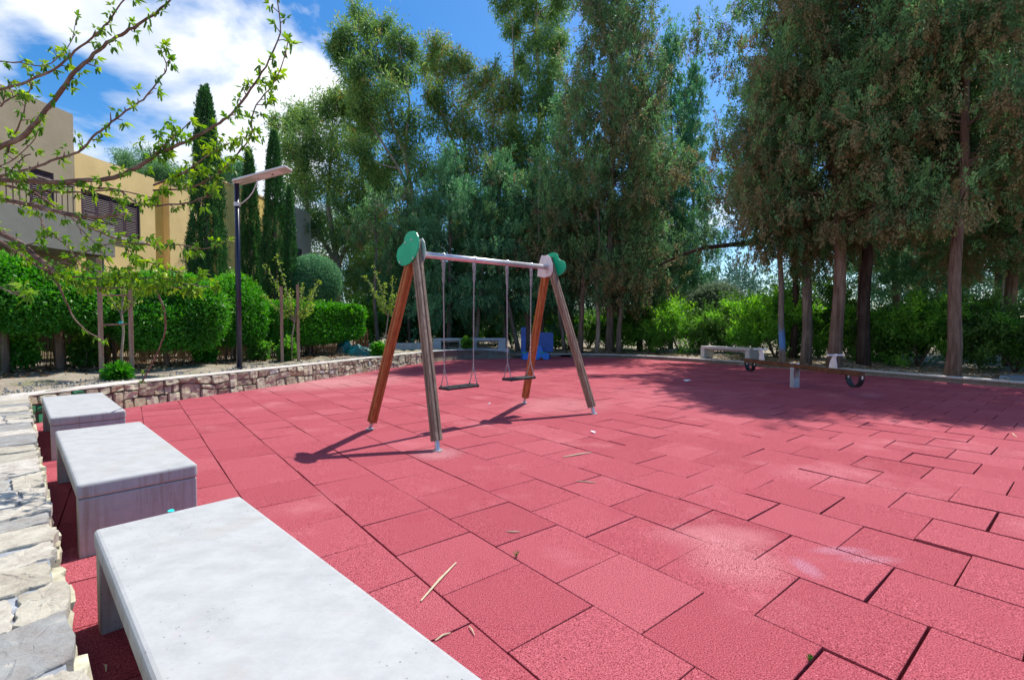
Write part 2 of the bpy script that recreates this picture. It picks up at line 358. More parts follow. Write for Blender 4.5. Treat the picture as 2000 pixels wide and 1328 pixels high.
# ------------------------------------------------------------------ mesh building
class MB:
    def __init__(s): s.V = []; s.Fs = []; s.T = []; s.n = 0
    def add(s, verts, faces, tint=0.5):
        verts = np.asarray([tuple(v) for v in verts] if not isinstance(verts, np.ndarray) else verts, dtype=np.float32)
        s.V.append(verts)
        by = {}
        for i, f in enumerate(faces): by.setdefault(len(f), []).append(i)
        for k, idx in by.items():
            arr = np.array([faces[i] for i in idx], dtype=np.int32) + s.n
            s.Fs.append(arr)
            t = np.array([tint[i] for i in idx], dtype=np.float32) if hasattr(tint, '__len__') else np.full(len(idx), tint, np.float32)
            s.T.append(t)
        s.n += len(verts); return s
    def quads(s, verts, tint):      # verts (n,4,3)
        n = len(verts)
        s.V.append(verts.reshape(-1, 3).astype(np.float32))
        s.Fs.append(np.arange(n * 4, dtype=np.int32).reshape(n, 4) + s.n)
        s.T.append(np.asarray(tint, np.float32)); s.n += n * 4; return s
    def box(s, lo, hi, tint=0.5, mat=None):
        x0, y0, z0 = lo; x1, y1, z1 = hi
        v = [(x0, y0, z0), (x1, y0, z0), (x1, y1, z0), (x0, y1, z0), (x0, y0, z1), (x1, y0, z1), (x1, y1, z1), (x0, y1, z1)]
        if mat is not None: v = [tuple(mat @ Vector(p)) for p in v]
        return s.add(v, [(0, 3, 2, 1), (4, 5, 6, 7), (0, 1, 5, 4), (1, 2, 6, 5), (2, 3, 7, 6), (3, 0, 4, 7)], tint)
    def obox(s, c, ax, ay, az, hx, hy, hz, tint=0.5):
        c = Vector(c); v = []
        for sz in (-1, 1):
            for sx, sy in ((-1, -1), (1, -1), (1, 1), (-1, 1)):
                v.append(c + ax * hx * sx + ay * hy * sy + az * hz * sz)
        return s.add(v, [(0, 3, 2, 1), (4, 5, 6, 7), (0, 1, 5, 4), (1, 2, 6, 5), (2, 3, 7, 6), (3, 0, 4, 7)], tint)
    def tube(s, pts, rad, sides=8, tint=0.5, cap=True, section=None):
        pts = [Vector(p) for p in pts]; n = len(pts)
        if not hasattr(rad, '__len__'): rad = [rad] * n
        if section is None:
            section = [(math.cos(2 * math.pi * k / sides), math.sin(2 * math.pi * k / sides)) for k in range(sides)]
        sides = len(section)
        t0 = (pts[1] - pts[0]).normalized()
        ref = Vector((0, 0, 1)) if abs(t0.z) < 0.9 else Vector((1, 0, 0))
        a = t0.cross(ref).normalized()
        vs = []
        for i in range(n):
            t = (pts[min(i + 1, n - 1)] - pts[max(i - 1, 0)]).normalized()
            a = (a - t * a.dot(t)).normalized(); b = t.cross(a)
            for (cx, cy) in section: vs.append(pts[i] + (a * cx + b * cy) * rad[i])
        fs = []
        for i in range(n - 1):
            for k in range(sides):
                k2 = (k + 1) % sides
                fs.append((i * sides + k, i * sides + k2, (i + 1) * sides + k2, (i + 1) * sides + k))
        if cap:
            fs.append(tuple(range(sides - 1, -1, -1))); fs.append(tuple((n - 1) * sides + k for k in range(sides)))
        return s.add(vs, fs, tint)
    def prism(s, outline, origin, ax, ay, an, thick, tint=0.5):
        o = Vector(origin); n = len(outline)
        a = [o + ax * x + ay * y - an * thick / 2 for x, y in outline]
        b = [o + ax * x + ay * y + an * thick / 2 for x, y in outline]
        fs = [tuple(range(n - 1, -1, -1)), tuple(range(n, 2 * n))]
        for k in range(n): fs.append((k, (k + 1) % n, n + (k + 1) % n, n + k))
        return s.add(a + b, fs, tint)
    def build(s, name, mat, parent=None, smooth=False, origin=None, bevel=0.0, attr=True):
        me = bpy.data.meshes.new(name)
        V = np.concatenate(s.V)
        if origin is not None: V = V - np.array(tuple(origin), np.float32)
        me.vertices.add(len(V)); me.vertices.foreach_set('co', V.ravel())
        loops = np.concatenate([f.ravel() for f in s.Fs])
        tot = np.concatenate([np.full(len(f), f.shape[1], np.int32) for f in s.Fs])
        st = np.concatenate([[0], np.cumsum(tot)[:-1]]).astype(np.int32)
        me.loops.add(len(loops)); me.loops.foreach_set('vertex_index', loops)
        me.polygons.add(len(tot)); me.polygons.foreach_set('loop_start', st)
        me.update(calc_edges=True)
        me.validate()
        if attr and len(me.polygons) == len(tot):
            at_ = me.attributes.new('tint', 'FLOAT', 'FACE'); at_.data.foreach_set('value', np.concatenate(s.T))
        me.polygons.foreach_set('use_smooth', np.full(len(me.polygons), bool(smooth)))
        me.materials.append(mat)
        o = bpy.data.objects.new(name, me); COL.objects.link(o)
        if origin is not None: o.location = origin
        if parent is not None:
            o.parent = parent
            w = Vector((0, 0, 0)); q = parent
            while q is not None: w = w + q.location; q = q.parent
            o.location = (Vector(origin) if origin is not None else Vector((0, 0, 0))) - w
        if bevel > 0:
            b = o.modifiers.new('bevel', 'BEVEL'); b.width = bevel; b.segments = 3; b.limit_method = 'ANGLE'; b.angle_limit = R(40)
            if smooth is False: pass
        return o

def tag(o, label=None, cat=None, group=None, kind=None):
    if label: o['label'] = label
    if cat: o['category'] = cat
    if group: o['group'] = group
    if kind: o['kind'] = kind
    return o
def empty(name, loc, label=None, cat=None, group=None):
    o = bpy.data.objects.new(name, None); COL.objects.link(o); o.location = loc; o.empty_display_size = 0.2
    return tag(o, label, cat, group)

# ------------------------------------------------------------------ foliage helpers
def nrm(a): return a / np.maximum(np.linalg.norm(a, axis=-1, keepdims=True), 1e-6)
def ball(rng, n, power=0.45):
    d = nrm(rng.normal(size=(n, 3))); return d * (rng.random((n, 1)) ** power)
def leaf_quads(mb, C, D, L, W, tint, rng, N=None, nj=.55):
    n = len(C); D = nrm(D)
    S = nrm(np.cross(D, nrm(rng.normal(size=(n, 3))) if N is None else nrm(N) + rng.normal(0, nj, (n, 3))))
    L = np.broadcast_to(np.asarray(L, float).reshape(-1, 1), (n, 1)); W = np.broadcast_to(np.asarray(W, float).reshape(-1, 1), (n, 1))
    v = np.stack([C, C + D * L * 0.45 + S * W * 0.5, C + D * L, C + D * L * 0.45 - S * W * 0.5], axis=1)
    mb.quads(v, tint)

def tufts(mb, cen, rad, k_sub, k_leaf, sub_r, L, W, rng, tint_fn, up=0.35, droop=0.0, flat=0.85, outward=None):
    """clump centres -> small tufts -> leaves. tint_fn(rel) gets tuft offset directions (n,3)."""
    cen = np.asarray(cen, float); rad = np.asarray(rad, float).reshape(-1, 1)
    n = len(cen)
    if n == 0: return
    C = np.repeat(cen, k_sub, 0); Rr = np.repeat(rad, k_sub, 0)
    d = ball(rng, n * k_sub, 0.40); d[:, 2] *= flat
    T = C + d * Rr
    tint = tint_fn(d, rng) + np.repeat(rng.normal(0, 0.07, n), k_sub)
    ax = nrm(d * 0.8 + np.array([0, 0, up]) + rng.normal(0, 0.35, (len(T), 3)))
    if droop > 0:
        low = (d[:, 2:3] < 0.15)
        ax = np.where(low, nrm(ax * 0.35 + np.array([0, 0, -droop])), ax)
    TT = np.repeat(T, k_leaf, 0); AA = np.repeat(ax, k_leaf, 0)
    s = rng.random((len(TT), 1))
    pos = TT + AA * (s * 1.5 - 0.4) * sub_r * 1.3 + rng.normal(0, 0.34, (len(TT), 3)) * sub_r
    D = AA * 0.9 + rng.normal(0, 0.55, (len(TT), 3))
    t = np.repeat(tint, k_leaf) + rng.normal(0, 0.05, len(TT))
    leaf_quads(mb, pos, D, L * (0.6 + 0.8 * rng.random(len(TT))), W * (0.7 + 0.6 * rng.random(len(TT))), np.clip(t, 0, 1), rng, np.repeat(d, k_leaf, 0) + (pos - TT) / sub_r * .5, .6)

def sprays(mb, cen, rad, k_sub, k_leaf, tl, L, W, rng, brown):
    """clump centres -> drooping / upright tapering sprays of scale leaves"""
    cen = np.asarray(cen, float); rad = np.asarray(rad, float).reshape(-1, 1); n = len(cen)
    C = np.repeat(cen, k_sub, 0); Rr = np.repeat(rad, k_sub, 0)
    d = ball(rng, n * k_sub, 0.34)
    T = C + d * Rr * np.array([1, 1, .80])
    up_ = (d[:, 2] > 0.25) | (rng.random(len(d)) < .12)
    ax = np.where(up_[:, None], nrm(d * .7 + np.array([0, 0, .7]) + rng.normal(0, .25, d.shape)), nrm(d * .35 + np.array([0, 0, -1.0]) + rng.normal(0, .22, d.shape)))
    per = np.repeat(rng.random(n), k_sub)
    isb = rng.random(len(d)) < np.clip(brown * 1.15 * (.60 - d[:, 2]) * (.3 + 1.3 * per), 0, .95)
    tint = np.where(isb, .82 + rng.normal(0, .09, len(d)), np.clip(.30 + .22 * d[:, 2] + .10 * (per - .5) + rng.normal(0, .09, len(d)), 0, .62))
    ln = tl * (.6 + .8 * rng.random((len(d), 1)))
    TT = np.repeat(T, k_leaf, 0); AA = np.repeat(ax, k_leaf, 0); LN = np.repeat(ln, k_leaf, 0)
    s_ = rng.random((len(TT), 1)) ** .8
    wid = .23 * LN * np.sin(np.pi * (.18 + .80 * s_)) + .008
    q = nrm(rng.normal(size=TT.shape)); q = q - AA * (q * AA).sum(-1, keepdims=True)
    pos = TT + AA * s_ * LN + q * wid * rng.random((len(TT), 1)) ** .5
    D = AA + q * .55 + rng.normal(0, .18, TT.shape)
    t = np.repeat(tint, k_leaf) + rng.normal(0, .045, len(TT)) + .06 * (s_[:, 0] - .5) * np.repeat(up_, k_leaf)
    leaf_quads(mb, pos, D, L * (.6 + .8 * rng.random(len(TT))), W * (.7 + .6 * rng.random(len(TT))), np.clip(t, 0, 1), rng, q + .25 * np.repeat(d, k_leaf, 0), .35)

def cyp_tint(brown):
    def f(d, rng):          # fresh green tips above, brown cone-laden sprays hanging below
        t = 0.26 + 0.30 * d[:, 2] + rng.normal(0, 0.08, len(d))
        k = 20; per = np.repeat(rng.random(len(d) // k + 1), k)[:len(d)]
        br = (rng.random(len(d)) < np.clip(brown * 1.7 * (0.55 - d[:, 2]) * (0.35 + 1.2 * per), 0, .95))
        return np.where(br, 0.80 + rng.normal(0, 0.09, len(d)), np.clip(t, 0, 0.62))
    return f

def conifer(name, loc, H, Rm, base, label, group, seed, brown=0.45, n_limb=90, trunk_r=0.16, leaf=LF_CYP, bark=MAT_BARK, lean=(0, 0), clump=0.40,
            dens=1.0, top=0.15, L=0.078, W=0.034, cat='tree', limbs=None, extra=None, ksub=12, kleaf=46):
    rng = np.random.default_rng(seed)
    root = empty(name, loc, label, cat, group)
    tb = MB()
    P = []
    nseg = 12
    wob = rng.normal(0, 0.05, (nseg + 1, 2)).cumsum(0) * 0.6
    for i in range(nseg + 1):
        t = i / nseg
        P.append(Vector((lean[0] * t + wob[i, 0] - wob[0, 0], lean[1] * t + wob[i, 1] - wob[0, 1], -0.15 + (H * 0.96 + 0.15) * t)))
    Rd = [trunk_r * (0.96 if i == 0 else 0.80) * (1 - 0.88 * (i / nseg)) ** 0.9 + 0.012 for i in range(nseg + 1)]
    tb.tube(P, Rd, 12, 0.5)
    def trunk_at(z):
        t = max(0, min(1, (z + 0.15) / (H * 0.96 + 0.15))) * nseg; i = min(nseg - 1, int(t)); f = t - i
        return P[i].lerp(P[i + 1], f)
    cen, rad = [], []
    n_limb = int(n_limb * .62)
    for i in range(n_limb):
        f = (i + rng.random()) / n_limb
        nt_ = max(5, int((H - base) / 0.95)); f = min(1, max(0, (round(f * nt_) + rng.normal(0, .13)) / nt_)); z = base + (H * 0.97 - base) * f ** 1.1
        # crown profile: fast swell at the bottom, long taper to the top
        prof = min(1.0, (f + 0.12) / 0.30) ** 0.6 * (1 - max(0, f - 0.25) / 0.75) ** 0.75 * (1 - top) + top * (1 - f)
        Lm = Rm * prof * rng.uniform(0.55, 1.12) + 0.2
        a = rng.uniform(0, 2 * math.pi)
        rise = rng.uniform(0.20, 0.50) + 0.8 * f
        o = trunk_at(z)
        d = Vector((math.cos(a), math.sin(a), 0))
        pts = []
        for k in range(6):
            s = k / 5
            pts.append(o + d * Lm * s + Vector((0, 0, rise * Lm * s ** 1.3 - 0.35 * Lm * s ** 2.2 * (1 - f))))
        r0 = max(0.008, trunk_r * 0.17 * (1 - f * 0.6))
        tb.tube(pts, [r0 * (1 - 0.8 * k / 5) for k in range(6)], 5, 0.5, cap=False)
        m_ = max(2, int(Lm / (clump * 0.80)))
        for k in range(m_):
            s = 0.42 + 0.60 * (k + rng.random()) / m_
            s = min(s, 1.02); j = min(4, int(s * 5)); q = pts[j].lerp(pts[j + 1], s * 5 - j)
            w = clump * rng.uniform(0.55, 1.2) * (1 - 0.30 * f)
            cen.append((q.x + rng.normal(0, .18) * w * 1.6, q.y + rng.normal(0, .18) * w * 1.6, q.z + rng.normal(0, .15)))
            rad.append(w)
    for (lp_, ra, rb) in (limbs or []):
        tb.tube([Vector(q) for q in lp_], [ra + (rb - ra) * k / (len(lp_) - 1) for k in range(len(lp_))], 8)
    if extra:
        for (x, y, z, r) in extra: cen.append((x, y, z)); rad.append(r)
    cb = MB()
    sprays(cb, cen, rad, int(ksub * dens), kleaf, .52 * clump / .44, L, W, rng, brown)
    org = Vector(loc)
    cb.V = [v + np.array(tuple(org), np.float32) for v in cb.V]
    tb.V = [v + np.array(tuple(org), np.float32) for v in tb.V]
    t = tb.build('trunk', bark, root, smooth=True, origin=org)
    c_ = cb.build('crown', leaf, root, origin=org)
    return root

def copy_tree(o, loc, rz, scale, label, group=None):
    def rec(s, parent):
        c = s.copy(); COL.objects.link(c); c.parent = parent
        for ch in s.children: rec(ch, c)
        return c
    c = rec(o, None); c.location = loc; c.rotation_euler = (0, 0, rz); c.scale = scale
    tag(c, label)
    if group: c['group'] = group
    return c

def broadleaf(name, loc, trunks, label, group, seed, leaf=LF_EUC, bark=MAT_BARK_PALE, clumps=(), L=0.16, W=0.035, ksub=16, kleaf=10, sub_r=0.20, tint=None, hang=0.8, cat='tree', scatter=None):
    """trunks: list of (points, r0, r1) relative to loc; clumps: list of (x,y,z,r)"""
    rng = np.random.default_rng(seed)
    root = empty(name, loc, label, cat, group); org = Vector(loc)
    tb = MB()
    allp = []
    for pts, r0, r1 in trunks:
        n = len(pts)
        tb.tube([org + Vector(p) for p in pts], [r0 + (r1 - r0) * i / (n - 1) for i in range(n)], 10, 0.5)
        for i in range(n - 1):
            for k in range(4): allp.append(Vector(pts[i]).lerp(Vector(pts[i + 1]), k / 4))
        allp.append(Vector(pts[-1]))
    for (x, y, z, r) in clumps:      # a branch from the nearest trunk point below every big clump
        c = Vector((x, y, z)); best = min(allp, key=lambda p: (p - c).length + (3.0 if p.z > z - 0.2 else 0))
        mid = best.lerp(c, 0.5) + Vector((rng.normal(0, .12), rng.normal(0, .12), -0.1 * (c - best).length))
        tb.tube([org + best, org + mid, org + c], [0.035 + 0.012 * (c - best).length, 0.03, 0.012], 5, 0.5, cap=False)
    if trunks: tb.build('trunk', bark, root, smooth=True, origin=org)
    cb = MB(); cen, rad = [], []
    for (x, y, z, r) in clumps:
        n = max(5, int(17 * r))
        for k in range(n):
            d = ball(rng, 1, 0.5)[0]
            cen.append((x + d[0] * r, y + d[1] * r, z + d[2] * r * 0.85)); rad.append(r * rng.uniform(0.25, 0.48))
    def tf(d, rg):
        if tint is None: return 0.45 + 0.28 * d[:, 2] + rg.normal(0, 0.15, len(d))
        return tint(d, rg)
    tufts(cb, np.array(cen) + np.array(tuple(org)), rad, ksub, kleaf, sub_r, L, W, rng, tf, up=0.2, droop=hang, flat=0.9)
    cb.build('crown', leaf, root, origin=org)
    return root

def shell_leaves(mb, surf, normal, L, W, tint, rng, lay=0.05, outw=0.8):
    n = len(surf)
    pos = surf + normal * rng.normal(0, lay, (n, 1))
    D = normal * outw * .5 + rng.normal(0, 0.7, (n, 3))
    leaf_quads(mb, pos, D, L * (0.6 + 0.8 * rng.random(n)), W * (0.7 + 0.6 * rng.random(n)), tint, rng, normal, .8)

def lumpy(rng, k=14):
    k = k * 3; dirs = nrm(rng.normal(size=(k, 3))); amp = rng.uniform(-0.13, 0.10, k)
    def f(d):
        return 1 + (np.exp(18 * (d @ dirs.T - 1)) * amp).sum(-1, keepdims=True)
    return f

def bush(name, loc, rx, ry, rz, zc, label, group, seed, n=9000, L=0.06, W=0.028, leaf=LF_HEDGE, bark=MAT_BARK, trunk_r=0.05, stems=1, lump=True, cat='shrub', core=0.86, lay=0.05, bottom=-0.75, boxy=0.0, rot=0.0, shag=0.0):
    """clipped or natural shrub: leafy shell round a darker core, on its stem(s)"""
    rng = np.random.default_rng(seed)
    root = empty(name, loc, label, cat, group); org = np.array(tuple(loc), float)
    f = lumpy(rng, 26) if lump else (lambda d: np.ones((len(d), 1)))
    S = np.array([rx, ry, rz]); ca, sa = math.cos(rot), math.sin(rot)
    def place(d):
        if boxy > 0:
            e = 2 / (1 - boxy * 0.82)
            k = 1 / (np.abs(d) ** e).sum(-1, keepdims=True) ** (1 / e)
            d2 = d * k
        else: d2 = d
        p = d2 * S
        p = np.stack([p[:, 0] * ca - p[:, 1] * sa, p[:, 0] * sa + p[:, 1] * ca, p[:, 2]], -1)
        return p
    d = nrm(rng.normal(size=(n, 3))); d = d[d[:, 2] > bottom]
    fr = f(d)
    p = place(d) * fr * (1 - shag * rng.random((len(d), 1)) ** 2)
    nn = nrm(place(d) / (S * S).mean())
    mb = MB()
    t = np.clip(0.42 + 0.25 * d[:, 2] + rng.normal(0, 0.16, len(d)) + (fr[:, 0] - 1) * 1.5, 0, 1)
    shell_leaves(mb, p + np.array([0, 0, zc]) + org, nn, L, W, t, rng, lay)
    if lump:        # young shoots that stand out of the clipped surface
        ns = int(70 * max(rx, ry)); ds = nrm(rng.normal(size=(ns, 3)) + np.array([0, 0, .5])); ds = ds[ds[:, 2] > -.3]
        ps = place(ds) * f(ds) + np.array([0, 0, zc]) + org; k_ = 12
        s_ = np.tile(np.linspace(0, 1, k_), len(ds))[:, None]; hgt = np.repeat(rng.uniform(.05, .20, len(ds)), k_)[:, None]
        dv = np.repeat(nrm(ds + np.array([0, 0, .6]) + rng.normal(0, .3, ds.shape)), k_, 0)
        leaf_quads(mb, np.repeat(ps, k_, 0) + dv * s_ * hgt, dv * .7 + rng.normal(0, .6, dv.shape), L * 1.0, W, np.clip(.75 + rng.normal(0, .12, len(dv)), 0, 1), rng)
    # inner leaves, dense, so nothing shows through
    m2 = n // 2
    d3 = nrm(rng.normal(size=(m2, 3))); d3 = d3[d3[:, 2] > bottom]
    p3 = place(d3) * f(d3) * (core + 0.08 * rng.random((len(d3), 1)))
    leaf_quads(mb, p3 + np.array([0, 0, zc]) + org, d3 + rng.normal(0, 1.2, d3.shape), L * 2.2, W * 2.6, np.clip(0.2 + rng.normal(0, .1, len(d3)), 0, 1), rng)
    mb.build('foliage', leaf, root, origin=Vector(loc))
    for k in range(stems):
        sb = MB(); a = rng.uniform(0, 6.28); r_ = 0.0 if stems == 1 else 0.18
        b0 = Vector(loc) + Vector((math.cos(a) * r_, math.sin(a) * r_, -0.05))
        t1 = b0 + Vector((rng.normal(0, .05), rng.normal(0, .05), zc * 0.6)); t2 = b0 + Vector((math.cos(a) * r_ + rng.normal(0, .1), math.sin(a) * r_, zc + rz * 0.3))
        sb.tube([b0, t1, t2], [trunk_r, trunk_r * .85, trunk_r * .4], 8)
        sb.build('stem', bark, root, smooth=True, origin=Vector(loc))
    return root

# ================================================================== SETTING
WALL = [pq(8.73, 0.05), Vector((-6.02, 7.38, 0)), Vector((-5.74, 8.2, 0)), Vector((-5.26, 9.4, 0)), Vector((-4.62, 11.25, 0)), Vector((-4.10, 12.9, 0)),
        Vector((-3.62, 14.6, 0)), Vector((-3.1, 16.1, 0)), Vector((-2.45, 17.6, 0)), Vector((-1.4, 18.3, 0)), Vector((-0.1, 18.5, 0))]
NSTONE = 8
KERB = [Vector((-0.1, 18.5, 0)), Vector((0.8, 19.2, 0)), Vector((2.11, 19.65, 0)), Vector((4.15, 19.2, 0)), Vector((5.4, 18.1, 0)), Vector((6.5, 16.75, 0)), Vector((7.89, 14.64, 0)),
        Vector((9.2, 12.19, 0)), Vector((9.84, 10.73, 0)), Vector((10.42, 9.66, 0)), Vector((11.0, 7.8, 0)), Vector((11.3, 5.0, 0)), Vector((10.6, 1.5, 0)), Vector((8.6, -2.0, 0)), Vector((5.0, -4.0, 0))]
def dense(pts, step):
    out = []
    for a, b in zip(pts[:-1], pts[1:]):
        n = max(1, int((b - a).length / step))
        for k in range(n): out.append(a.lerp(b, k / n))
    out.append(pts[-1]); return out
def smooth_line(pts, it=2):
    for _ in range(it):
        o = [pts[0]]
        for a, b in zip(pts[:-1], pts[1:]):
            o += [a.lerp(b, 0.25), a.lerp(b, 0.75)]
        o.append(pts[-1]); pts = o
    return pts
WALL_S = smooth_line(WALL[:NSTONE]); WALL_C = smooth_line(WALL[NSTONE - 1:]); KERB_S = smooth_line(KERB)

# ---- playground surface: rubber tiles in running bond
rng = np.random.default_rng(3)
YAW = 0.6772; OX, OY = -0.9577, 2.9842; TS = 0.5
tA = Vector((math.sin(YAW), -math.cos(YAW), 0)); tB = Vector((math.cos(YAW), math.sin(YAW), 0))
poly = [(p.x, p.y) for p in ([pq(-5, 0.0), pq(8.73, 0.0)] + WALL_S + WALL_C + KERB_S)]
def inside(x, y, pl):
    r = False; j = len(pl) - 1
    for i in range(len(pl)):
        xi, yi = pl[i]; xj, yj = pl[j]
        if (yi > y) != (yj > y) and x < (xj - xi) * (y - yi) / (yj - yi) + xi: r = not r
        j = i
    return r
def near_edge(x, y, pl, d=0.5):
    return any(inside(x + d * math.cos(a), y + d * math.sin(a), pl) for a in (0, 1.05, 2.1, 3.14, 4.19, 5.24))
mb = MB()
for b in range(-16, 34):
    off = 0.0 if b % 2 == 0 else 0.5
    off += rng.normal(0, 0.012)
    for a in range(-52, 16):
        aa = a + off
        c = Vector((OX, OY, 0)) + tA * TS * (aa + 0.5) + tB * TS * (b + 0.5)
        if not (inside(c.x, c.y, poly) or near_edge(c.x, c.y, poly, 0.42)): continue
        worn = 1.0 if (c.x > 0.8 and c.y < 7) else 0.45
        gap = 0.0028 + abs(rng.normal(0, 0.0009)) * worn + (rng.uniform(0.0015, 0.0035) if rng.random() < 0.16 * worn else 0)
        h = TS / 2 - gap
        th = rng.normal(0, 0.0035) * worn
        ca, sa = math.cos(th), math.sin(th)
        ax = tA * ca + tB * sa; ay = tB * ca - tA * sa
        sx, sy = rng.normal(0, 0.0024 * worn, 2)
        dz = rng.normal(0, 0.0012)
        c = c + ax * rng.normal(0, 0.0015) + ay * rng.normal(0, 0.001)
        ch = 0.003; vs = []
        for (hh, zz) in ((h, -0.045), (h, -ch), (h - ch * 0.4, -ch * 0.3), (h - ch * 1.2, 0)):
            for (i, j) in ((-1, -1), (1, -1), (1, 1), (-1, 1)):
                vs.append(c + ax * hh * i + ay * hh * j + Vector((0, 0, zz + dz + sx * i + sy * j)))
        fs = [(12, 13, 14, 15)]
        for k in range(3):
            for q in range(4): fs.append((k * 4 + q, k * 4 + (q + 1) % 4, (k + 1) * 4 + (q + 1) % 4, (k + 1) * 4 + q))
        mb.add(vs, fs, float(np.clip(0.5 + rng.normal(0, 0.20), 0, 1)))
tag(mb.build('playground_surface', MAT_RUBBER), kind='structure')

# ---- ground: one sheet to the horizon around (and under) the playground
Cn = Vector((1.0, 8.0, 0))
inner = dense([pq(-4.5, -0.2), pq(8.73, -0.2)], 0.5)[:-1] + WALL_S + WALL_C[1:] + KERB_S[1:] + [pq(-4.5, -0.2)]
rngg = np.random.default_rng(5)
rads = [0.0, 0.12, 0.4, 0.8, 1.3, 2, 3, 4.5, 6.5, 9, 13, 20, 40, 90, 250, 900]
verts, faces = [], []
n = len(inner); NW = len(dense([pq(-4.5, -0.2), pq(8.73, -0.2)], 0.5)) - 1 + len(WALL_S) + len(WALL_C) - 1
for i, p in enumerate(inner):
    d = (p - Cn); d.z = 0; d.normalize()
    z0 = 0.365 if i < NW - 6 else (0.10 if i > NW + 2 else 0.365 - 0.265 * (i - NW + 6) / 9)
    if i > n - 8: z0 = 0.10 + 0.26 * (i - (n - 8)) / 7
    for j, r in enumerate(rads):
        amp = 0.0 if j < 1 else (0.012 if j < 3 else 0.035)
        zz = z0 + rngg.normal(0, amp)
        if j > 9: zz = 0.15 + rngg.normal(0, 0.05)
        q = p + d * r; verts.append(Vector((q.x, q.y, zz)))
m_ = len(rads)
for i in range(n - 1):
    for j in range(m_ - 1):
        faces.append((i * m_ + j, i * m_ + j + 1, (i + 1) * m_ + j + 1, (i + 1) * m_ + j))
base0 = len(verts)      # the bed under the rubber tiles
lo = [Vector((p.x, p.y, -0.05)) for p in inner[:-1]]
verts += lo; verts.append(Vector((Cn.x, Cn.y, -0.05)))
for i in range(len(lo)): faces.append((base0 + i, base0 + len(lo), base0 + (i + 1) % len(lo)))
for i in range(len(lo) - 1): faces.append((base0 + i, base0 + i + 1, (i + 1) * m_, i * m_))
tag(MB().add(verts, faces).build('ground', MAT_SOIL, smooth=True), kind='structure')

# ---- rubble stone walls
def side(line, i):
    t = (line[min(i + 1, len(line) - 1)] - line[max(i - 1, 0)]).normalized()
    return Vector((t.y, -t.x, 0))       # to the right of the travel direction (towards the playground)
class Path:
    def __init__(s, pts):
        s.p = pts; s.d = [0]
        for a, b in zip(pts[:-1], pts[1:]): s.d.append(s.d[-1] + (b - a).length)
        s.L = s.d[-1]
    def at(s, x):
        x = max(0, min(s.L, x))
        for i in range(len(s.p) - 1):
            if x <= s.d[i + 1] or i == len(s.p) - 2:
                f = (x - s.d[i]) / max(1e-6, s.d[i + 1] - s.d[i]); t = (s.p[i + 1] - s.p[i]).normalized()
                return s.p[i].lerp(s.p[i + 1], f), Vector((t.y, -t.x, 0)), t
def ribbon(line, z0, z1, back, front, mb, tint=0.5):
    vs, fs = [], []
    for i, p in enumerate(line):
        s_ = side(line, i)
        for (o, z) in ((front, z0), (front, z1), (-back, z1), (-back, z0)):
            q = p + s_ * o; vs.append(Vector((q.x, q.y, z)))
    for i in range(len(line) - 1):
        for k in range(4): fs.append((i * 4 + k, i * 4 + (k + 1) % 4, (i + 1) * 4 + (k + 1) % 4, (i + 1) * 4 + k))
    fs.append((3, 2, 1, 0)); e = (len(line) - 1) * 4; fs.append((e, e + 1, e + 2, e + 3))
    mb.add(vs, fs, tint)
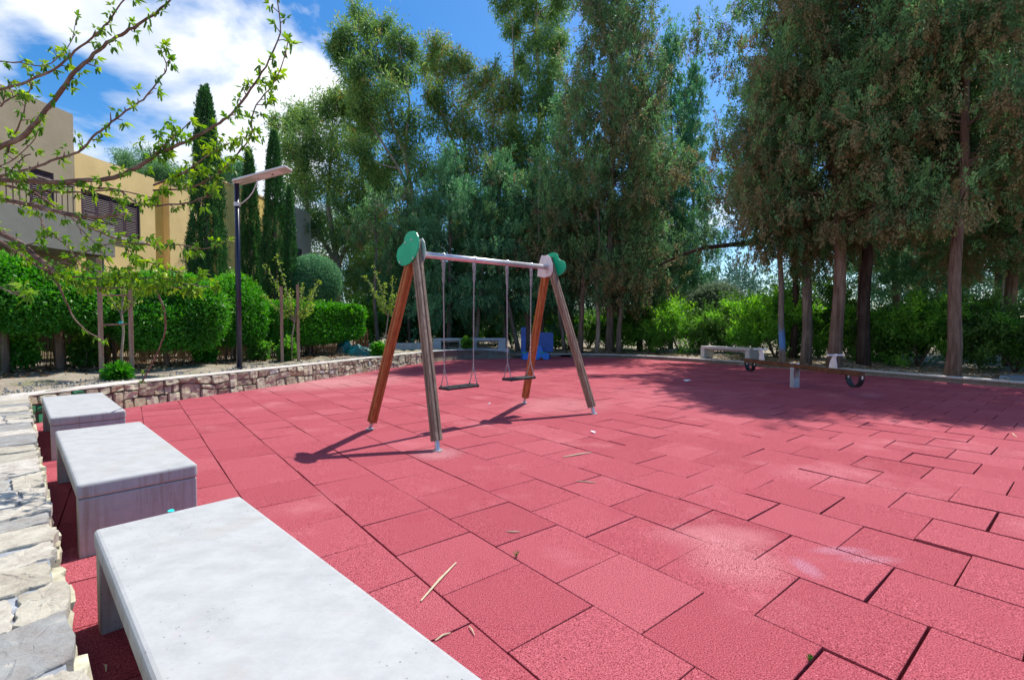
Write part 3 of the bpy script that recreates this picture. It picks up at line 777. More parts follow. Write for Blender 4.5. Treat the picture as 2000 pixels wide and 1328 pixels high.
def stone_face(mb, path, x0, x1, zb, zt, rng, tint, depth=0.03):
    z0 = sum(zb) / 2; z1 = sum(zt) / 2
    nx = max(4, int((x1 - x0) / 0.035)); nz = max(4, int((z1 - z0) / 0.035))
    g = 0.0055
    cx = [x0 + g, x1 - g, x1 - g, x0 + g]; cz = [zb[0] + g, zb[1] + g, zt[1] - g, zt[0] - g]
    m_ = min(0.012, (x1 - x0) * .07)
    cx = [a + b for a, b in zip(cx, rng.uniform(-m_, m_, 4))]; cz = [min(.368, max(0.0, a + b)) for a, b in zip(cz, rng.uniform(-0.008, 0.008, 4))]
    if z0 < 0.01: cz[0] = cz[1] = -0.03
    cut = rng.uniform(0.0, 0.16, 4)
    tilt = rng.uniform(-0.016, 0.016, 2); dep = depth * rng.uniform(0.6, 1.3)
    low = rng.normal(0, .006, (4, 4))
    vs, fs = [], []
    for j in range(nz + 1):
        for i in range(nx + 1):
            a, b = i / nx, j / nz
            # corners chipped off
            for (ca_, cb_, k) in ((0, 0, 0), (1, 0, 1), (1, 1, 2), (0, 1, 3)):
                da, db = abs(a - ca_), abs(b - cb_)
                if da + db < cut[k] * 2:
                    f = (cut[k] * 2 - da - db) * .5; a += f * (1 if ca_ == 0 else -1) * .5; b += f * (1 if cb_ == 0 else -1) * .5
            x = (cx[0] * (1 - a) + cx[1] * a) * (1 - b) + (cx[3] * (1 - a) + cx[2] * a) * b
            z = (cz[0] * (1 - a) + cz[1] * a) * (1 - b) + (cz[3] * (1 - a) + cz[2] * a) * b
            e = min(i, nx - i, j, nz - j)
            la = low[min(3, int(a * 3.99)), min(3, int(b * 3.99))]
            o = -0.02 if e == 0 else dep + la + rng.normal(0, 0.0035) + tilt[0] * (a - .5) * 2 + tilt[1] * (b - .5) * 2
            if e == 1:      # the second ring sits close to the rim so that the stone has a crisp edge
                aa = a; 
            p, s_, t = path.at(x)
            q = p + s_ * o
            vs.append(Vector((q.x, q.y, z)))
    # pull ring 1 out to the rim
    W_ = nx + 1
    for j in range(1, nz):
        for i in range(1, nx):
            if min(i, nx - i, j, nz - j) == 1:
                ri = 0 if i == 1 else (nx if i == nx - 1 else i); rj = 0 if j == 1 else (nz if j == nz - 1 else j)
                v0 = vs[j * W_ + i]; v1 = vs[rj * W_ + ri]; p, s_, t = path.at(x0)
                d = v1 - v0; d = d - s_ * d.dot(s_)
                vs[j * W_ + i] = v0 + d * .72
    for j in range(nz):
        for i in range(nx):
            k = j * (nx + 1) + i; fs.append((k, k + 1, k + nx + 2, k + nx + 1))
    mb.add(vs, fs, tint)
def rubble(path, ztop, rng, mb, tintfn):
    ph = rng.uniform(0, 6, 4)
    def line(j, x):
        if j == 0: return 0.0
        if j == 3: return ztop
        return ztop * j / 3 + 0.030 * math.sin(x * 2.3 + ph[j]) + 0.022 * math.sin(x * 5.9 + ph[j] * 2)
    cuts = []
    for j in range(3):
        c = [0.0]
        while c[-1] < path.L - 0.12: c.append(c[-1] + rng.choice([rng.uniform(.09, .16), rng.uniform(.16, .30), rng.uniform(.24, .40)]))
        c[-1] = path.L; cuts.append(c)
    taken = []
    def put(x0, x1, j0, j1):
        stone_face(mb, path, x0, x1, (line(j0, x0), line(j0, x1)), (line(j1, x0), line(j1, x1)), rng, tintfn((x0 + x1) / 2, line(j0, x0), rng), 0.034)
    x = 0.0          # middle row first; some of its stones reach down or up through two rows
    spans = []
    for a_, b_ in zip(cuts[1][:-1], cuts[1][1:]):
        r = rng.random()
        if r < .22: put(a_, b_, 0, 2); spans.append((a_, b_, 0))
        elif r < .42: put(a_, b_, 1, 3); spans.append((a_, b_, 2))
        else: put(a_, b_, 1, 2)
    for j in (0, 2):
        blocked = [(a_, b_) for a_, b_, k in spans if k == j]
        edges = [0.0]
        free = []
        p0 = 0.0
        for a_, b_ in blocked: 
            if a_ - p0 > .02: free.append((p0, a_))
            p0 = b_
        if path.L - p0 > .02: free.append((p0, path.L))
        for a_, b_ in free:
            n = max(1, int(round((b_ - a_) / rng.uniform(.17, .30))))
            c = [a_] + [a_ + (b_ - a_) * (k + rng.uniform(-.22, .22)) / n for k in range(1, n)] + [b_]
            for q0, q1 in zip(c[:-1], c[1:]): put(q0, q1, j, j + 1)
rw = np.random.default_rng(11)
root = empty('stone_wall', WALL[3], 'low curving rubble stone retaining wall of pink and beige stones beside the red playground', 'stone wall')
mb = MB(); ribbon(WALL_S, -0.04, 0.37, 0.26, 0.0, mb); mb.build('mortar_core', MAT_MORTAR, root)
mb = MB()
def tf_wall(x, z, r):
    if x < 1.1 and z < 0.2: return 0.97 if r.random() < 0.75 else 0.9
    if x < 1.6 and z < 0.3 and r.random() < 0.5: return 0.91
    t = 0.25 + r.random() * 0.5
    if r.random() < 0.07: t = 0.88
    if r.random() < 0.05: t = 0.915
    if r.random() < 0.2: t = 0.05
    return t
rubble(Path(WALL_S), 0.365, rw, mb, tf_wall); mb.build('stones', MAT_WALLSTONE, root)
mb = MB(); capl = dense(WALL_S, 0.12)
vs, fs = [], []
for i, p in enumerate(capl):
    s_ = side(capl, i); j1, j2 = rw.normal(0, .007), rw.normal(0, .012)
    for (o, z) in ((0.022 + j1, 0.368), (0.018 + j1, 0.385 + rw.normal(0, .002)), (-0.27 + j2, 0.388 + rw.normal(0, .002)), (-0.27 + j2, 0.368)):
        q = p + s_ * o; vs.append(Vector((q.x, q.y, z)))
for i in range(len(capl) - 1):
    for k in range(4): fs.append((i * 4 + k, i * 4 + (k + 1) % 4, (i + 1) * 4 + (k + 1) % 4, (i + 1) * 4 + k))
mb.add(vs, fs).build('capping', MAT_CAP, root)
mb = MB(); ribbon(WALL_C, -0.04, 0.385, 0.25, 0.0, mb)
o = tag(mb.build('concrete_wall', MAT_BENCH_OLD, bevel=0.015), 'low curved grey concrete wall at the far end of the playground under two benches', 'wall')
mb = MB(); ribbon(KERB_S, -0.04, 0.135, 0.24, 0.0, mb)
tag(mb.build('kerb', MAT_KERB, bevel=0.012), 'long pale concrete kerb curving round the far and right side of the playground', 'kerb')

# ---- stone path on the left, raised, with its own retaining face
rp = np.random.default_rng(21)
mb = MB()
vsb = [pq(-4.4, -3.2, 0.394), pq(-4.4, 0.075, 0.394), pq(8.72, 0.075, 0.394), pq(8.72, -3.2, 0.394), pq(-4.4, -3.2, -0.05), pq(-4.4, 0.075, -0.05), pq(8.72, 0.075, -0.05), pq(8.72, -3.2, -0.05)]
mb.add(vsb, [(3, 2, 1, 0), (4, 5, 6, 7), (0, 1, 5, 4), (1, 2, 6, 5), (2, 3, 7, 6), (3, 0, 4, 7)])
path_root = tag(mb.build('path', MAT_GROUT), kind='structure')
mb = MB()
def slab(mb, P0, P1, Q0, Q1, rng, tint):
    n_ = 7
    outl = []
    for k in range(n_): outl.append((P0, Q0 + (Q1 - Q0) * k / n_))
    for k in range(n_): outl.append((P0 + (P1 - P0) * k / n_, Q1))
    for k in range(n_): outl.append((P1, Q1 + (Q0 - Q1) * k / n_))
    for k in range(n_): outl.append((P1 + (P0 - P1) * k / n_, Q0))
    cP, cQ = (P0 + P1) / 2, (Q0 + Q1) / 2
    sh = rng.uniform(-0.035, 0.035)
    pts = []
    for (a, b) in outl:
        a2 = a + rng.normal(0, 0.006) + sh * (b - cQ) / max(0.1, Q1 - Q0) * 2; b2 = b + rng.normal(0, 0.006)
        corner = abs(abs(a - cP) - (P1 - P0) / 2) < 1e-3 and abs(abs(b - cQ) - (Q1 - Q0) / 2) < 1e-3
        if corner: a2 = cP + (a2 - cP) * 0.96; b2 = cQ + (b2 - cQ) * 0.97
        pts.append((a2, b2))
    dz = rng.normal(0, 0.003); sx, sy = rng.normal(0, 0.005, 2)
    vs = []; N = len(pts)
    for (f, z) in ((1.0, 0.36), (1.0, 0.401), (0.975, 0.406), (0.6, 0.407), (0.25, 0.407)):
        for (a, b) in pts:
            a3 = cP + (a - cP) * f; b3 = cQ + (b - cQ) * f
            vs.append(pq(a3, b3, z + dz + sx * (a3 - cP) + sy * (b3 - cQ) + rng.normal(0, 0.0013)))
    fs = []
    for l in range(4):
        for k in range(N): fs.append((l * N + k, l * N + (k + 1) % N, (l + 1) * N + (k + 1) % N, (l + 1) * N + k))
    fs.append(tuple(4 * N + k for k in range(N)))
    mb.add(vs, fs, tint)
P = 8.72
while P > -2.0:
    wd = min(rp.uniform(0.20, 0.46), P + 2.01)
    Q = 0.098 + rp.normal(0, 0.008)
    first = True
    while Q > -3.1:
        ln = rp.uniform(0.10, 0.22) if (first and rp.random() < 0.35) else rp.uniform(0.3, 0.7)
        if first and rp.random() < 0.3 and wd > 0.33:
            cut = P - wd * rp.uniform(0.4, 0.6)
            slab(mb, cut + 0.012, P - 0.01, Q - ln + 0.02, Q, rp, rp.random()); slab(mb, P - wd + 0.01, cut - 0.012, Q - ln + 0.02, Q - 0.015, rp, rp.random())
        else:
            slab(mb, P - wd + 0.006, P - 0.006, Q - ln + 0.014, Q, rp, rp.random())
        Q -= ln; first = False
    P -= wd
mb.build('paving_stones', MAT_PATHSTONE, path_root)
mb = MB(); rubble(Path([pq(-1.5, 0.078), pq(8.70, 0.078)]), 0.36, rw, mb, lambda x, z, r: 0.2 + 0.6 * r.random()); mb.build('edge_stones', MAT_WALLSTONE, path_root)

# ================================================================== HOUSES
fd = Vector((0.1386, 0.990, 0)); fn = Vector((0.990, -0.1386, 0))
def fac(Y, off=0.0, z=0.0):
    t = (Y - 16.4)
    return Vector((-12.3 + 0.14 * t, Y, z)) + fn * off
def block(mb, Y0, Y1, z0, z1, off=0.0, depth=7.0, tint=0.5):
    a = fac(Y0, off); b = fac(Y1, off); c = b - fn * depth; d = a - fn * depth
    vs = [Vector((p.x, p.y, z)) for z in (z0, z1) for p in (a, b, c, d)]
    mb.add(vs, [(0, 1, 2, 3), (7, 6, 5, 4), (0, 4, 5, 1), (1, 5, 6, 2), (2, 6, 7, 3), (3, 7, 4, 0)], tint)
def wall_with_holes(mb, Y0, Y1, z0, z1, holes, off=0.0, reveal=0.14):
    ys = sorted(set([Y0, Y1] + [h[0] for h in holes] + [h[1] for h in holes])); zs = sorted(set([z0, z1] + [h[2] for h in holes] + [h[3] for h in holes]))
    for i in range(len(ys) - 1):
        for j in range(len(zs) - 1):
            yc, zc_ = (ys[i] + ys[i + 1]) / 2, (zs[j] + zs[j + 1]) / 2
            if any(h[0] < yc < h[1] and h[2] < zc_ < h[3] for h in holes): continue
            mb.add([fac(ys[i], off, zs[j]), fac(ys[i + 1], off, zs[j]), fac(ys[i + 1], off, zs[j + 1]), fac(ys[i], off, zs[j + 1])], [(0, 3, 2, 1)])
    for h in holes:
        c = [(h[0], h[2]), (h[1], h[2]), (h[1], h[3]), (h[0], h[3])]
        for k in range(4):
            (ya, za), (yb, zb) = c[k], c[(k + 1) % 4]
            mb.add([fac(ya, off, za), fac(yb, off, zb), fac(yb, off - reveal, zb), fac(ya, off - reveal, za)], [(0, 1, 2, 3)])
def shutters(parent, Y0, Y1, z0, z1, leaves_, off=-0.06):
    fr = MB()
    w = 0.05
    fr.obox((fac(Y0 + w / 2, off) + fac(Y0 + w / 2, off)) / 2 + UP * (z0 + z1) / 2, fd, fn, UP, w / 2, 0.03, (z1 - z0) / 2)
    fr.obox(fac(Y1 - w / 2, off) + UP * (z0 + z1) / 2, fd, fn, UP, w / 2, 0.03, (z1 - z0) / 2)
    fr.obox(fac((Y0 + Y1) / 2, off) + UP * (z1 - w / 2), fd, fn, UP, (Y1 - Y0) / 2 - w, 0.028, w / 2)
    fr.obox(fac((Y0 + Y1) / 2, off) + UP * (z0 + w / 2), fd, fn, UP, (Y1 - Y0) / 2 - w, 0.028, w / 2)
    win = fr.build('window', MAT_SHUTTER, parent)
    lw = (Y1 - Y0 - 2 * w) / leaves_
    for k in range(leaves_):
        s_ = MB(); a = Y0 + w + k * lw; b = a + lw
        st = 0.045
        for yy in (a + st / 2 + 0.004, b - st / 2 - 0.004): s_.obox(fac(yy, off) + UP * (z0 + z1) / 2, fd, fn, UP, st / 2, 0.018, (z1 - z0) / 2 - w)
        for zz in (z0 + w + st / 2, z1 - w - st / 2, (z0 + z1) / 2): s_.obox(fac((a + b) / 2, off) + UP * zz, fd, fn, UP, lw / 2 - st - 0.004, 0.017, st / 2)
        nsl = int((z1 - z0 - 2 * w) / 0.055)
        for q in range(nsl):
            zz = z0 + w + 0.03 + q * 0.055
            t = (UP * 0.8 - fn * 0.6).normalized()
            s_.obox(fac((a + b) / 2, off) + UP * zz, fd, t, fd.cross(t), lw / 2 - st, 0.026, 0.004)
        s_.obox(fac((a + b) / 2, off - 0.045) + UP * (z0 + z1) / 2, fd, fn, UP, lw / 2 - 0.01, 0.004, (z1 - z0) / 2 - w)
        s_.build('shutter', MAT_SHUTTER, win)
hr = empty('house', fac(12, -3, 0.3), 'beige two storey flat roofed house with brown louvred shutters and a balcony', 'house', 'terrace houses behind the hedge')
mb = MB()
H1 = [(12.75, 13.35, 4.25, 5.5), (9.2, 9.9, 4.25, 5.5)]
wall_with_holes(mb, 5.0, 13.9, 0.2, 7.36, H1)
block(mb, 5.0, 13.9, 0.2, 7.36, -0.16, 7.0)
mb.add([fac(5, 0, 7.36), fac(13.9, 0, 7.36), fac(13.9, -0.16, 7.36), fac(5, -0.16, 7.36)], [(0, 1, 2, 3)])
mb.add([fac(13.9, 0, 6.3), fac(13.9, 0, 7.36), fac(13.9, -0.16, 7.36), fac(13.9, -0.16, 6.3)], [(0, 1, 2, 3)])
o_ = mb.build('wall', MAT_STUCCO_G, hr); o_['label'] = 'taller stucco wall with its shaded look put into the taupe colour'
mb = MB(); wall_with_holes(mb, 13.9, 16.5, 0.2, 6.33, [(14.06, 15.94, 4.12, 5.30)], off=0.002)
block(mb, 13.9, 16.5, 0.2, 6.33, -0.16, 6.5)
mb.add([fac(13.9, 0.002, 6.33), fac(16.5, 0.002, 6.33), fac(16.5, -0.16, 6.33), fac(13.9, -0.16, 6.33)], [(0, 1, 2, 3)])
mb.add([fac(16.5, 0.002, 0.2), fac(16.5, 0.002, 6.33), fac(16.5, -0.16, 6.33), fac(16.5, -0.16, 0.2)], [(0, 1, 2, 3)])
mb.build('wall', MAT_STUCCO, hr)
shutters(hr, 14.06, 15.94, 4.12, 5.30, 4); shutters(hr, 12.75, 13.35, 4.25, 5.5, 2); shutters(hr, 9.2, 9.9, 4.25, 5.5, 2)
mb = MB(); block(mb, 14.0, 16.0, 4.03, 4.10, 0.08, 0.2); mb.build('window_sill', MAT_KERB, hr)
mb = MB(); block(mb, 5.5, 13.97, 3.25, 4.14, 1.2, 0.16); block(mb, 13.82, 13.968, 3.25, 4.138, 1.04, 1.03); block(mb, 5.5, 13.8, 3.25, 3.4, 1.04, 1.03); bal = mb.build('balcony', MAT_STUCCO_D, hr)
mb = MB()
for zz in (4.98, 4.24): mb.tube([fac(5.5, 1.12, zz), fac(12.95, 1.12, zz)], 0.022, 6)
yy = 5.5
while yy <= 12.96: mb.tube([fac(yy, 1.12, 4.12), fac(yy, 1.12, 4.98)], 0.012, 5); yy += 0.135
for zz in (4.98, 4.24): mb.tube([fac(12.95, 1.12, zz), fac(12.95, 0.05, zz)], 0.02, 6)
mb.build('railing', MAT_RAIL, bal)
# ground-floor pier that carries the balcony corner
mb = MB(); block(mb, 13.55, 13.8, 0.2, 3.24, 1.02, 0.3); mb.build('pier', MAT_STUCCO_G, hr)
h2 = empty('house', fac(17.5, -3, 0.3), 'narrow warm yellow house wing standing right of the shuttered window', 'house', 'terrace houses behind the hedge')
mb = MB(); block(mb, 16.52, 17.07, 0.2, 6.25, -0.25, 6.0); mb.build('wall', MAT_STUCCO_Y, h2)
mb = MB(); block(mb, 17.08, 18.9, 0.2, 6.36, 0.0, 6.0); mb.build('wall', MAT_STUCCO, h2)
mb = MB(); block(mb, 17.06, 18.92, 6.362, 6.42, 0.03, 6.05); mb.build('parapet', MAT_STUCCO_G, h2)
h3 = empty('house', fac(21, -3, 0.3), 'far yellow house end seen between the narrow cypresses', 'house', 'terrace houses behind the hedge')
mb = MB(); block(mb, 19.6, 23.6, 0.2, 7.12, 0.1, 6.0); mb.build('wall', MAT_STUCCO_Y, h3)
mb = MB(); block(mb, 23.61, 25.5, 0.2, 7.25, 0.35, 6.0); o_ = mb.build('wall', MAT_STUCCO_P, h3); o_['label'] = 'grey stucco end wall'
mb = MB(); block(mb, 24.1, 24.6, 3.6, 5.2, 0.37, 0.1); mb.build('window', MAT_SHUTTER, h3)
mb = MB(); block(mb, 19.58, 23.58, 7.122, 7.19, 0.13, 6.05); mb.build('parapet', MAT_STUCCO, h3)

# ================================================================== BENCHES
def bench(label, P0, P1, Q0, Q1, z0, h, mat, group, dp=None, dq=None, o=None, slabh=0.085, legw=0.11, apron=False):
    """slab on two leg plates; P = long axis"""
    dp = dp or dP; dq = dq or dQ; o = o or Vector((0, 0, 0))
    def pt(P, Q, z): return o + dp * P + dq * Q + UP * z
    root = empty('concrete_bench', pt((P0 + P1) / 2, (Q0 + Q1) / 2, z0), label, 'bench', group)
    hp, hq = (P1 - P0) / 2, (Q1 - Q0) / 2
    mb = MB(); mb.obox(pt((P0 + P1) / 2, (Q0 + Q1) / 2, z0 + h - slabh / 2), dp, dq, UP, hp, hq, slabh / 2)
    s_ = mb.build('seat', mat, root, bevel=0.018)
    for f in s_.data.polygons: f.use_smooth = False
    for pc in (P0 + legw / 2 + 0.004, P1 - legw / 2 - 0.004):
        mb = MB(); mb.obox(pt(pc, (Q0 + Q1) / 2, z0 + (h - slabh) / 2 - 0.01), dp, dq, UP, legw / 2, hq - 0.006, (h - slabh) / 2 + 0.01 - 0.001)
        mb.build('leg', mat, root, bevel=0.008)
    mb = MB(); mb.obox(pt((P0 + P1) / 2, (Q0 + Q1) / 2, z0 + h - slabh - 0.03), dp, dq, UP, hp - legw - 0.01, hq - 0.16, 0.029)
    mb.build('stiffening_rib', mat, root)
    return root
GB = 'grey concrete benches along the stone path'
b1 = bench('nearest grey concrete bench, cut by the bottom edge, with a turquoise paint drop', 0.74, 2.66, .215, .78, 0, .41, MAT_BENCH, GB)
b2 = bench('middle grey concrete bench in the row of three along the stone path', 3.47, 5.40, .215, .78, 0, .41, MAT_BENCH, GB)
b3 = bench('farthest of the three path benches, close to the rubble stone wall', 6.22, 8.12, .215, .78, 0, .41, MAT_BENCH, GB)
mb = MB(); c = gnd(334, 997, .412)
mb.prism([(math.cos(a) * .019 * (1 + .2 * math.sin(3 * a)), math.sin(a) * .013) for a in np.linspace(0, 6.28, 15)[:-1]], c, dP, dQ, UP, 0.002)
mb.build('paint_drop', MAT_TURQ, b1)
GF = 'two concrete benches behind the far curved wall'
l0 = at(846, 680, 18.75); l1 = at(914, 680, 18.85); l2 = at(988, 680, 19.0)
def far_bench(a, b, label, zz=0.365):
    a = Vector((a.x, a.y, 0)); b = Vector((b.x, b.y, 0)); dp = (b - a).normalized(); dq = Vector((-dp.y, dp.x, 0))
    return bench(label, 0, (b - a).length, 0, 0.5, zz, 0.42, MAT_BENCH_OLD, GF, dp, dq, a, slabh=0.09, legw=0.30)
far_bench(l0, l1 - Vector((0.04, 0, 0)), 'left one of the two blue-grey concrete benches standing behind the curved wall in shade')
far_bench(l1 + Vector((0.04, 0, 0)), l2, 'right one of the two blue-grey concrete benches standing behind the curved wall in shade')
a = gnd(1362, 697, .1); b_ = gnd(1456, 706, .1)
a = Vector((6.72, 17.0, 0)); b_ = Vector((7.62, 15.3, 0)); dp = (b_ - a).normalized(); dq = Vector((-dp.y, dp.x, 0))
bench('pale concrete bench on the kerb behind the seesaw', 0, (b_ - a).length, 0, 0.5, 0.12, 0.44, MAT_KERB, 'bench by the kerb', dp, dq, a + dq * 0.02, slabh=0.09, legw=0.16)

# ================================================================== SWING
sw = empty('playground_swing', Vector((-0.27, 6.35, 0)), 'timber A-frame swing stand with steel crossbar and green end panels', 'swing frame')
footA, footB, footC, footD = gnd(723, 838), gnd(855, 880), gnd(1024, 787), gnd(1160, 808)
apL = Vector((-1.11, 5.49, 0)); apR = Vector((0.566, 7.217, 0))
zL, zR = 2.10, 2.15
beamdir = (apR - apL).normalized()
sec = []
hw = 0.048; gv = 0.010
for k in range(4):        # square post with rounded corners and a groove down each face
    ca, sa = math.cos(k * math.pi / 2), math.sin(k * math.pi / 2)
    for (x, y) in ((hw, -hw + .012), (hw, -gv), (hw - .010, -gv * .5), (hw - .010, gv * .5), (hw, gv), (hw, hw - .012), (hw - .004, hw - .004)):
        sec.append((x * ca - y * sa, x * sa + y * ca))
def post(foot, top, nrm_, mat, name='leg'):
    d = (top - foot).normalized(); ax = (nrm_ - d * nrm_.dot(d)).normalized(); ay = d.cross(ax)
    f = foot + d * 0.10
    vs, fs = [], []; N = len(sec)
    for p in (f, f.lerp(top, .33), f.lerp(top, .66), top):
        for (x, y) in sec: vs.append(p + ax * x + ay * y)
    for i in range(3):
        for k in range(N): fs.append((i * N + k, i * N + (k + 1) % N, (i + 1) * N + (k + 1) % N, (i + 1) * N + k))
    fs.append(tuple(range(N - 1, -1, -1))); fs.append(tuple(3 * N + k for k in range(N)))
    leg = MB().add(vs, fs).build(name, mat, sw)
    s_ = MB(); s_.tube([foot - d * 0.02, foot + d * 0.13], 0.026, 12); s_.obox(foot + UP * 0.004, Vector((1, 0, 0)), Vector((0, 1, 0)), UP, 0.045, 0.045, 0.004)
    s_.build('shoe', MAT_STEEL, leg)
    return leg
def apex(fa, fb, ap, z, lift):
    c = Vector((ap.x, ap.y, z))
    dirAB = (fb - fa).normalized()
    return c, dirAB
cL, dAB = apex(footA, footB, apL, zL, 0); cR, dCD = apex(footC, footD, apR, zR, 0)
def leg_top(foot, c, along, ext, sh):       # the posts meet beside each other just under the top of the panel
    t = c + along * sh + UP * 0.0
    d = (t - foot).normalized(); return t + d * ext
post(footA, leg_top(footA, cL, dAB, -0.02, -0.055), beamdir, MAT_POST_A)
post(footB, leg_top(footB, cL, dAB, 0.17, 0.03), beamdir, MAT_POST_B)
post(footC, leg_top(footC, cR, dCD, -0.02, -0.055), beamdir, MAT_POST_A)
post(footD, leg_top(footD, cR, dCD, 0.15, 0.03), beamdir, MAT_POST_B)
cb0, cb1 = cL + beamdir * 0.045, cR - beamdir * 0.06
MB().tube([cb0, cb1], 0.036, 24).build('crossbar', MAT_STEEL, sw, smooth=True)
# kidney-shaped end panels with bolts, outline in metres (along A-B, up)
kid_px = [(798, 462), (801, 455), (807, 451), (815, 452), (822, 457), (826, 466), (828, 478), (828, 490), (825, 502), (819, 512), (812, 519), (804, 522), (796, 521), (789, 515), (785, 507), (783, 497), (784, 487), (787, 480), (793, 476), (797, 471)]
kid = [((u - 812) / 95.0, (497 - v) / 172.0) for u, v in kid_px]
def side_panel(c, along, outd, flip, sc_=1.0):
    tilt = (UP + (-outd) * 0.09).normalized()
    o_ = c + outd * 0.065
    pl = MB().prism([(x * flip * sc_, y * sc_) for x, y in kid], o_, along, tilt, outd, 0.018).build('end_panel', MAT_GREENPLATE, sw, bevel=0.003)
    for (u, v) in ((801, 473), (814, 470), (792, 512), (820, 509)):
        x, y = (u - 812) / 95 * flip * sc_, (497 - v) / 172 * sc_
        b = MB(); q = o_ + along * x + tilt * y + outd * 0.011
        b.tube([q, q + outd * 0.008], [0.013, 0.010], 14); b.build('bolt', MAT_STEEL, pl)
side_panel(cL, dAB, -beamdir, 1, .95)
side_panel(cR, dCD, beamdir, -1, .86)
for c, along, outd in ((cL, dAB, beamdir), (cR, dCD, -beamdir)):
    tilt = (UP + (-outd) * -0.09).normalized()
    pl = MB().prism([(-.20, -.12), (-.06, -.150), (.07, -.13), (.11, -.06), (.12, .03), (.085, .13), (.03, .185), (-.03, .175), (-.09, .19), (-.125, .12), (-.17, .02)], c + outd * 0.062, along, tilt, outd, 0.006).build('bracket_plate', MAT_PLATE, sw, bevel=0.0015)
    b = MB(); q = c + outd * .066 - UP * .075; b.tube([q, q + outd * .008], .008, 10); b.build('bolt', MAT_CHAIN, pl)
    b = MB(); b.tube([c + outd * 0.066, c + outd * 0.10], 0.045, 20); b.build('socket', MAT_STEEL, pl, smooth=False)
def link(mb, c, along, sidev, L=0.036, W=0.020, r=0.0036):
    b = along.cross(sidev); pts = []
    for k in range(10):
        a = 2 * math.pi * k / 10
        x = math.sin(a) * (W / 2 - r) ; y = math.cos(a) * (W / 2 - r) + (1 if math.cos(a) > 0 else -1) * (L - W) / 2
        pts.append((x, y, a))
    vs, fs = [], []
    for (x, y, a) in pts:
        rad = (sidev * math.sin(a) + along * math.cos(a))
        for q in range(5):
            t = 2 * math.pi * q / 5
            vs.append(c + sidev * x + along * y + (rad * math.cos(t) + b * math.sin(t)) * r)
    for k in range(10):
        for q in range(5): fs.append((k * 5 + q, k * 5 + (q + 1) % 5, ((k + 1) % 10) * 5 + (q + 1) % 5, ((k + 1) % 10) * 5 + q))
    mb.add(vs, fs)
def chain_run(mb, a, b, tw=0.0, L=0.036, W=0.020, r=0.0036):
    d = (b - a); n = max(1, int(d.length / (L - 2.6 * r))); d.normalize()
    ref = beamdir - d * beamdir.dot(d); ref.normalize(); oth = d.cross(ref)
    for k in range(n):
        ang = tw + (k % 2) * math.pi / 2
        link(mb, a.lerp(b, (k + .5) / n), d, ref * math.cos(ang) + oth * math.sin(ang), L, W, r)
def swing_seat(ts, zs, label, seed):
    rg = random.Random(seed)
    tp = [cL.lerp(cR, t) for t in ts]
    mid = (tp[0] + tp[1]) / 2; sc_ = Vector((mid.x, mid.y, zs))
    fwd = Vector((-beamdir.y, beamdir.x, 0))
    root = empty('hanging_swing', sc_, label, 'swing', 'swing seats hanging from the crossbar')
    W2 = (tp[1] - tp[0]).length / 2 + 0.015
    mb = MB()
    bd = Vector((beamdir.x, beamdir.y, 0)).normalized()
    outl = []
    for (sx, sy) in ((1, 1), (-1, 1), (-1, -1), (1, -1)):
        for k in range(5):
            a = {(1, 1): 0, (-1, 1): 90, (-1, -1): 180, (1, -1): 270}[(sx, sy)] + k * 22.5
            outl.append((sx * (W2 - .02) + .02 * math.cos(R(a)), sy * (0.075) + .02 * math.sin(R(a))))
    mb.prism(outl, sc_, bd, fwd, UP, 0.032); st = mb.build('seat', MAT_BLACKRUB, root, bevel=0.008)
    for i, t in enumerate(tp):
        end = sc_ + bd * (W2 - 0.03) * (1 if i else -1)
        mb = MB()
        topz = t - UP * 0.036
        # hook shackle and the doubled slack of chain knotted under the bar
        split = end + UP * 0.24
        split = Vector((topz.x * .15 + end.x * .85, topz.y * .15 + end.y * .85, split.z))
        chain_run(mb, topz - UP * .02, split)
        for s_ in (-1, 1): chain_run(mb, split, end + fwd * 0.075 * s_ + UP * 0.01, 0.4)
        ln = rg.uniform(.20, .30)
        for (dx, dy) in ((.022, .0), (.012, .02)):
            a = topz - UP * 0.03 + bd * dx + fwd * dy
            chain_run(mb, a, a - UP * ln * rg.uniform(.7, 1.25) - bd * dx * .5, 0.7)
        a = topz - UP * 0.0 - bd * .024
        chain_run(mb, a, a - UP * .12 + bd * .014, 0.3)
        a = topz + bd * .026; chain_run(mb, a, a - UP * .13 + bd * -.006, 0.5)
        mb.build('chain', MAT_CHAIN, root)
        mb = MB(); c = t
        pts = [c + bd * 0 + (fwd * math.cos(a) + UP * math.sin(a)) * 0.040 for a in np.linspace(-0.2, math.pi + .2, 9)]
        mb.tube(pts, 0.008, 8); mb.tube([t - UP * .038, t - UP * .07], 0.010, 8); mb.build('hanger', MAT_STEEL, root)
        for s_ in (-1, 1):
            mb = MB(); q = end + fwd * .075 * s_; mb.tube([q - UP * .02, q + UP * .03], .009, 8); mb.build('eye_bolt', MAT_BLACKRUB, root)
swing_seat((0.166, 0.371), 0.51, 'black rubber swing seat on chains nearer to the left frame', 1)
swing_seat((0.620, 0.8266), 0.53, 'black rubber swing seat on chains nearer to the right frame', 2)

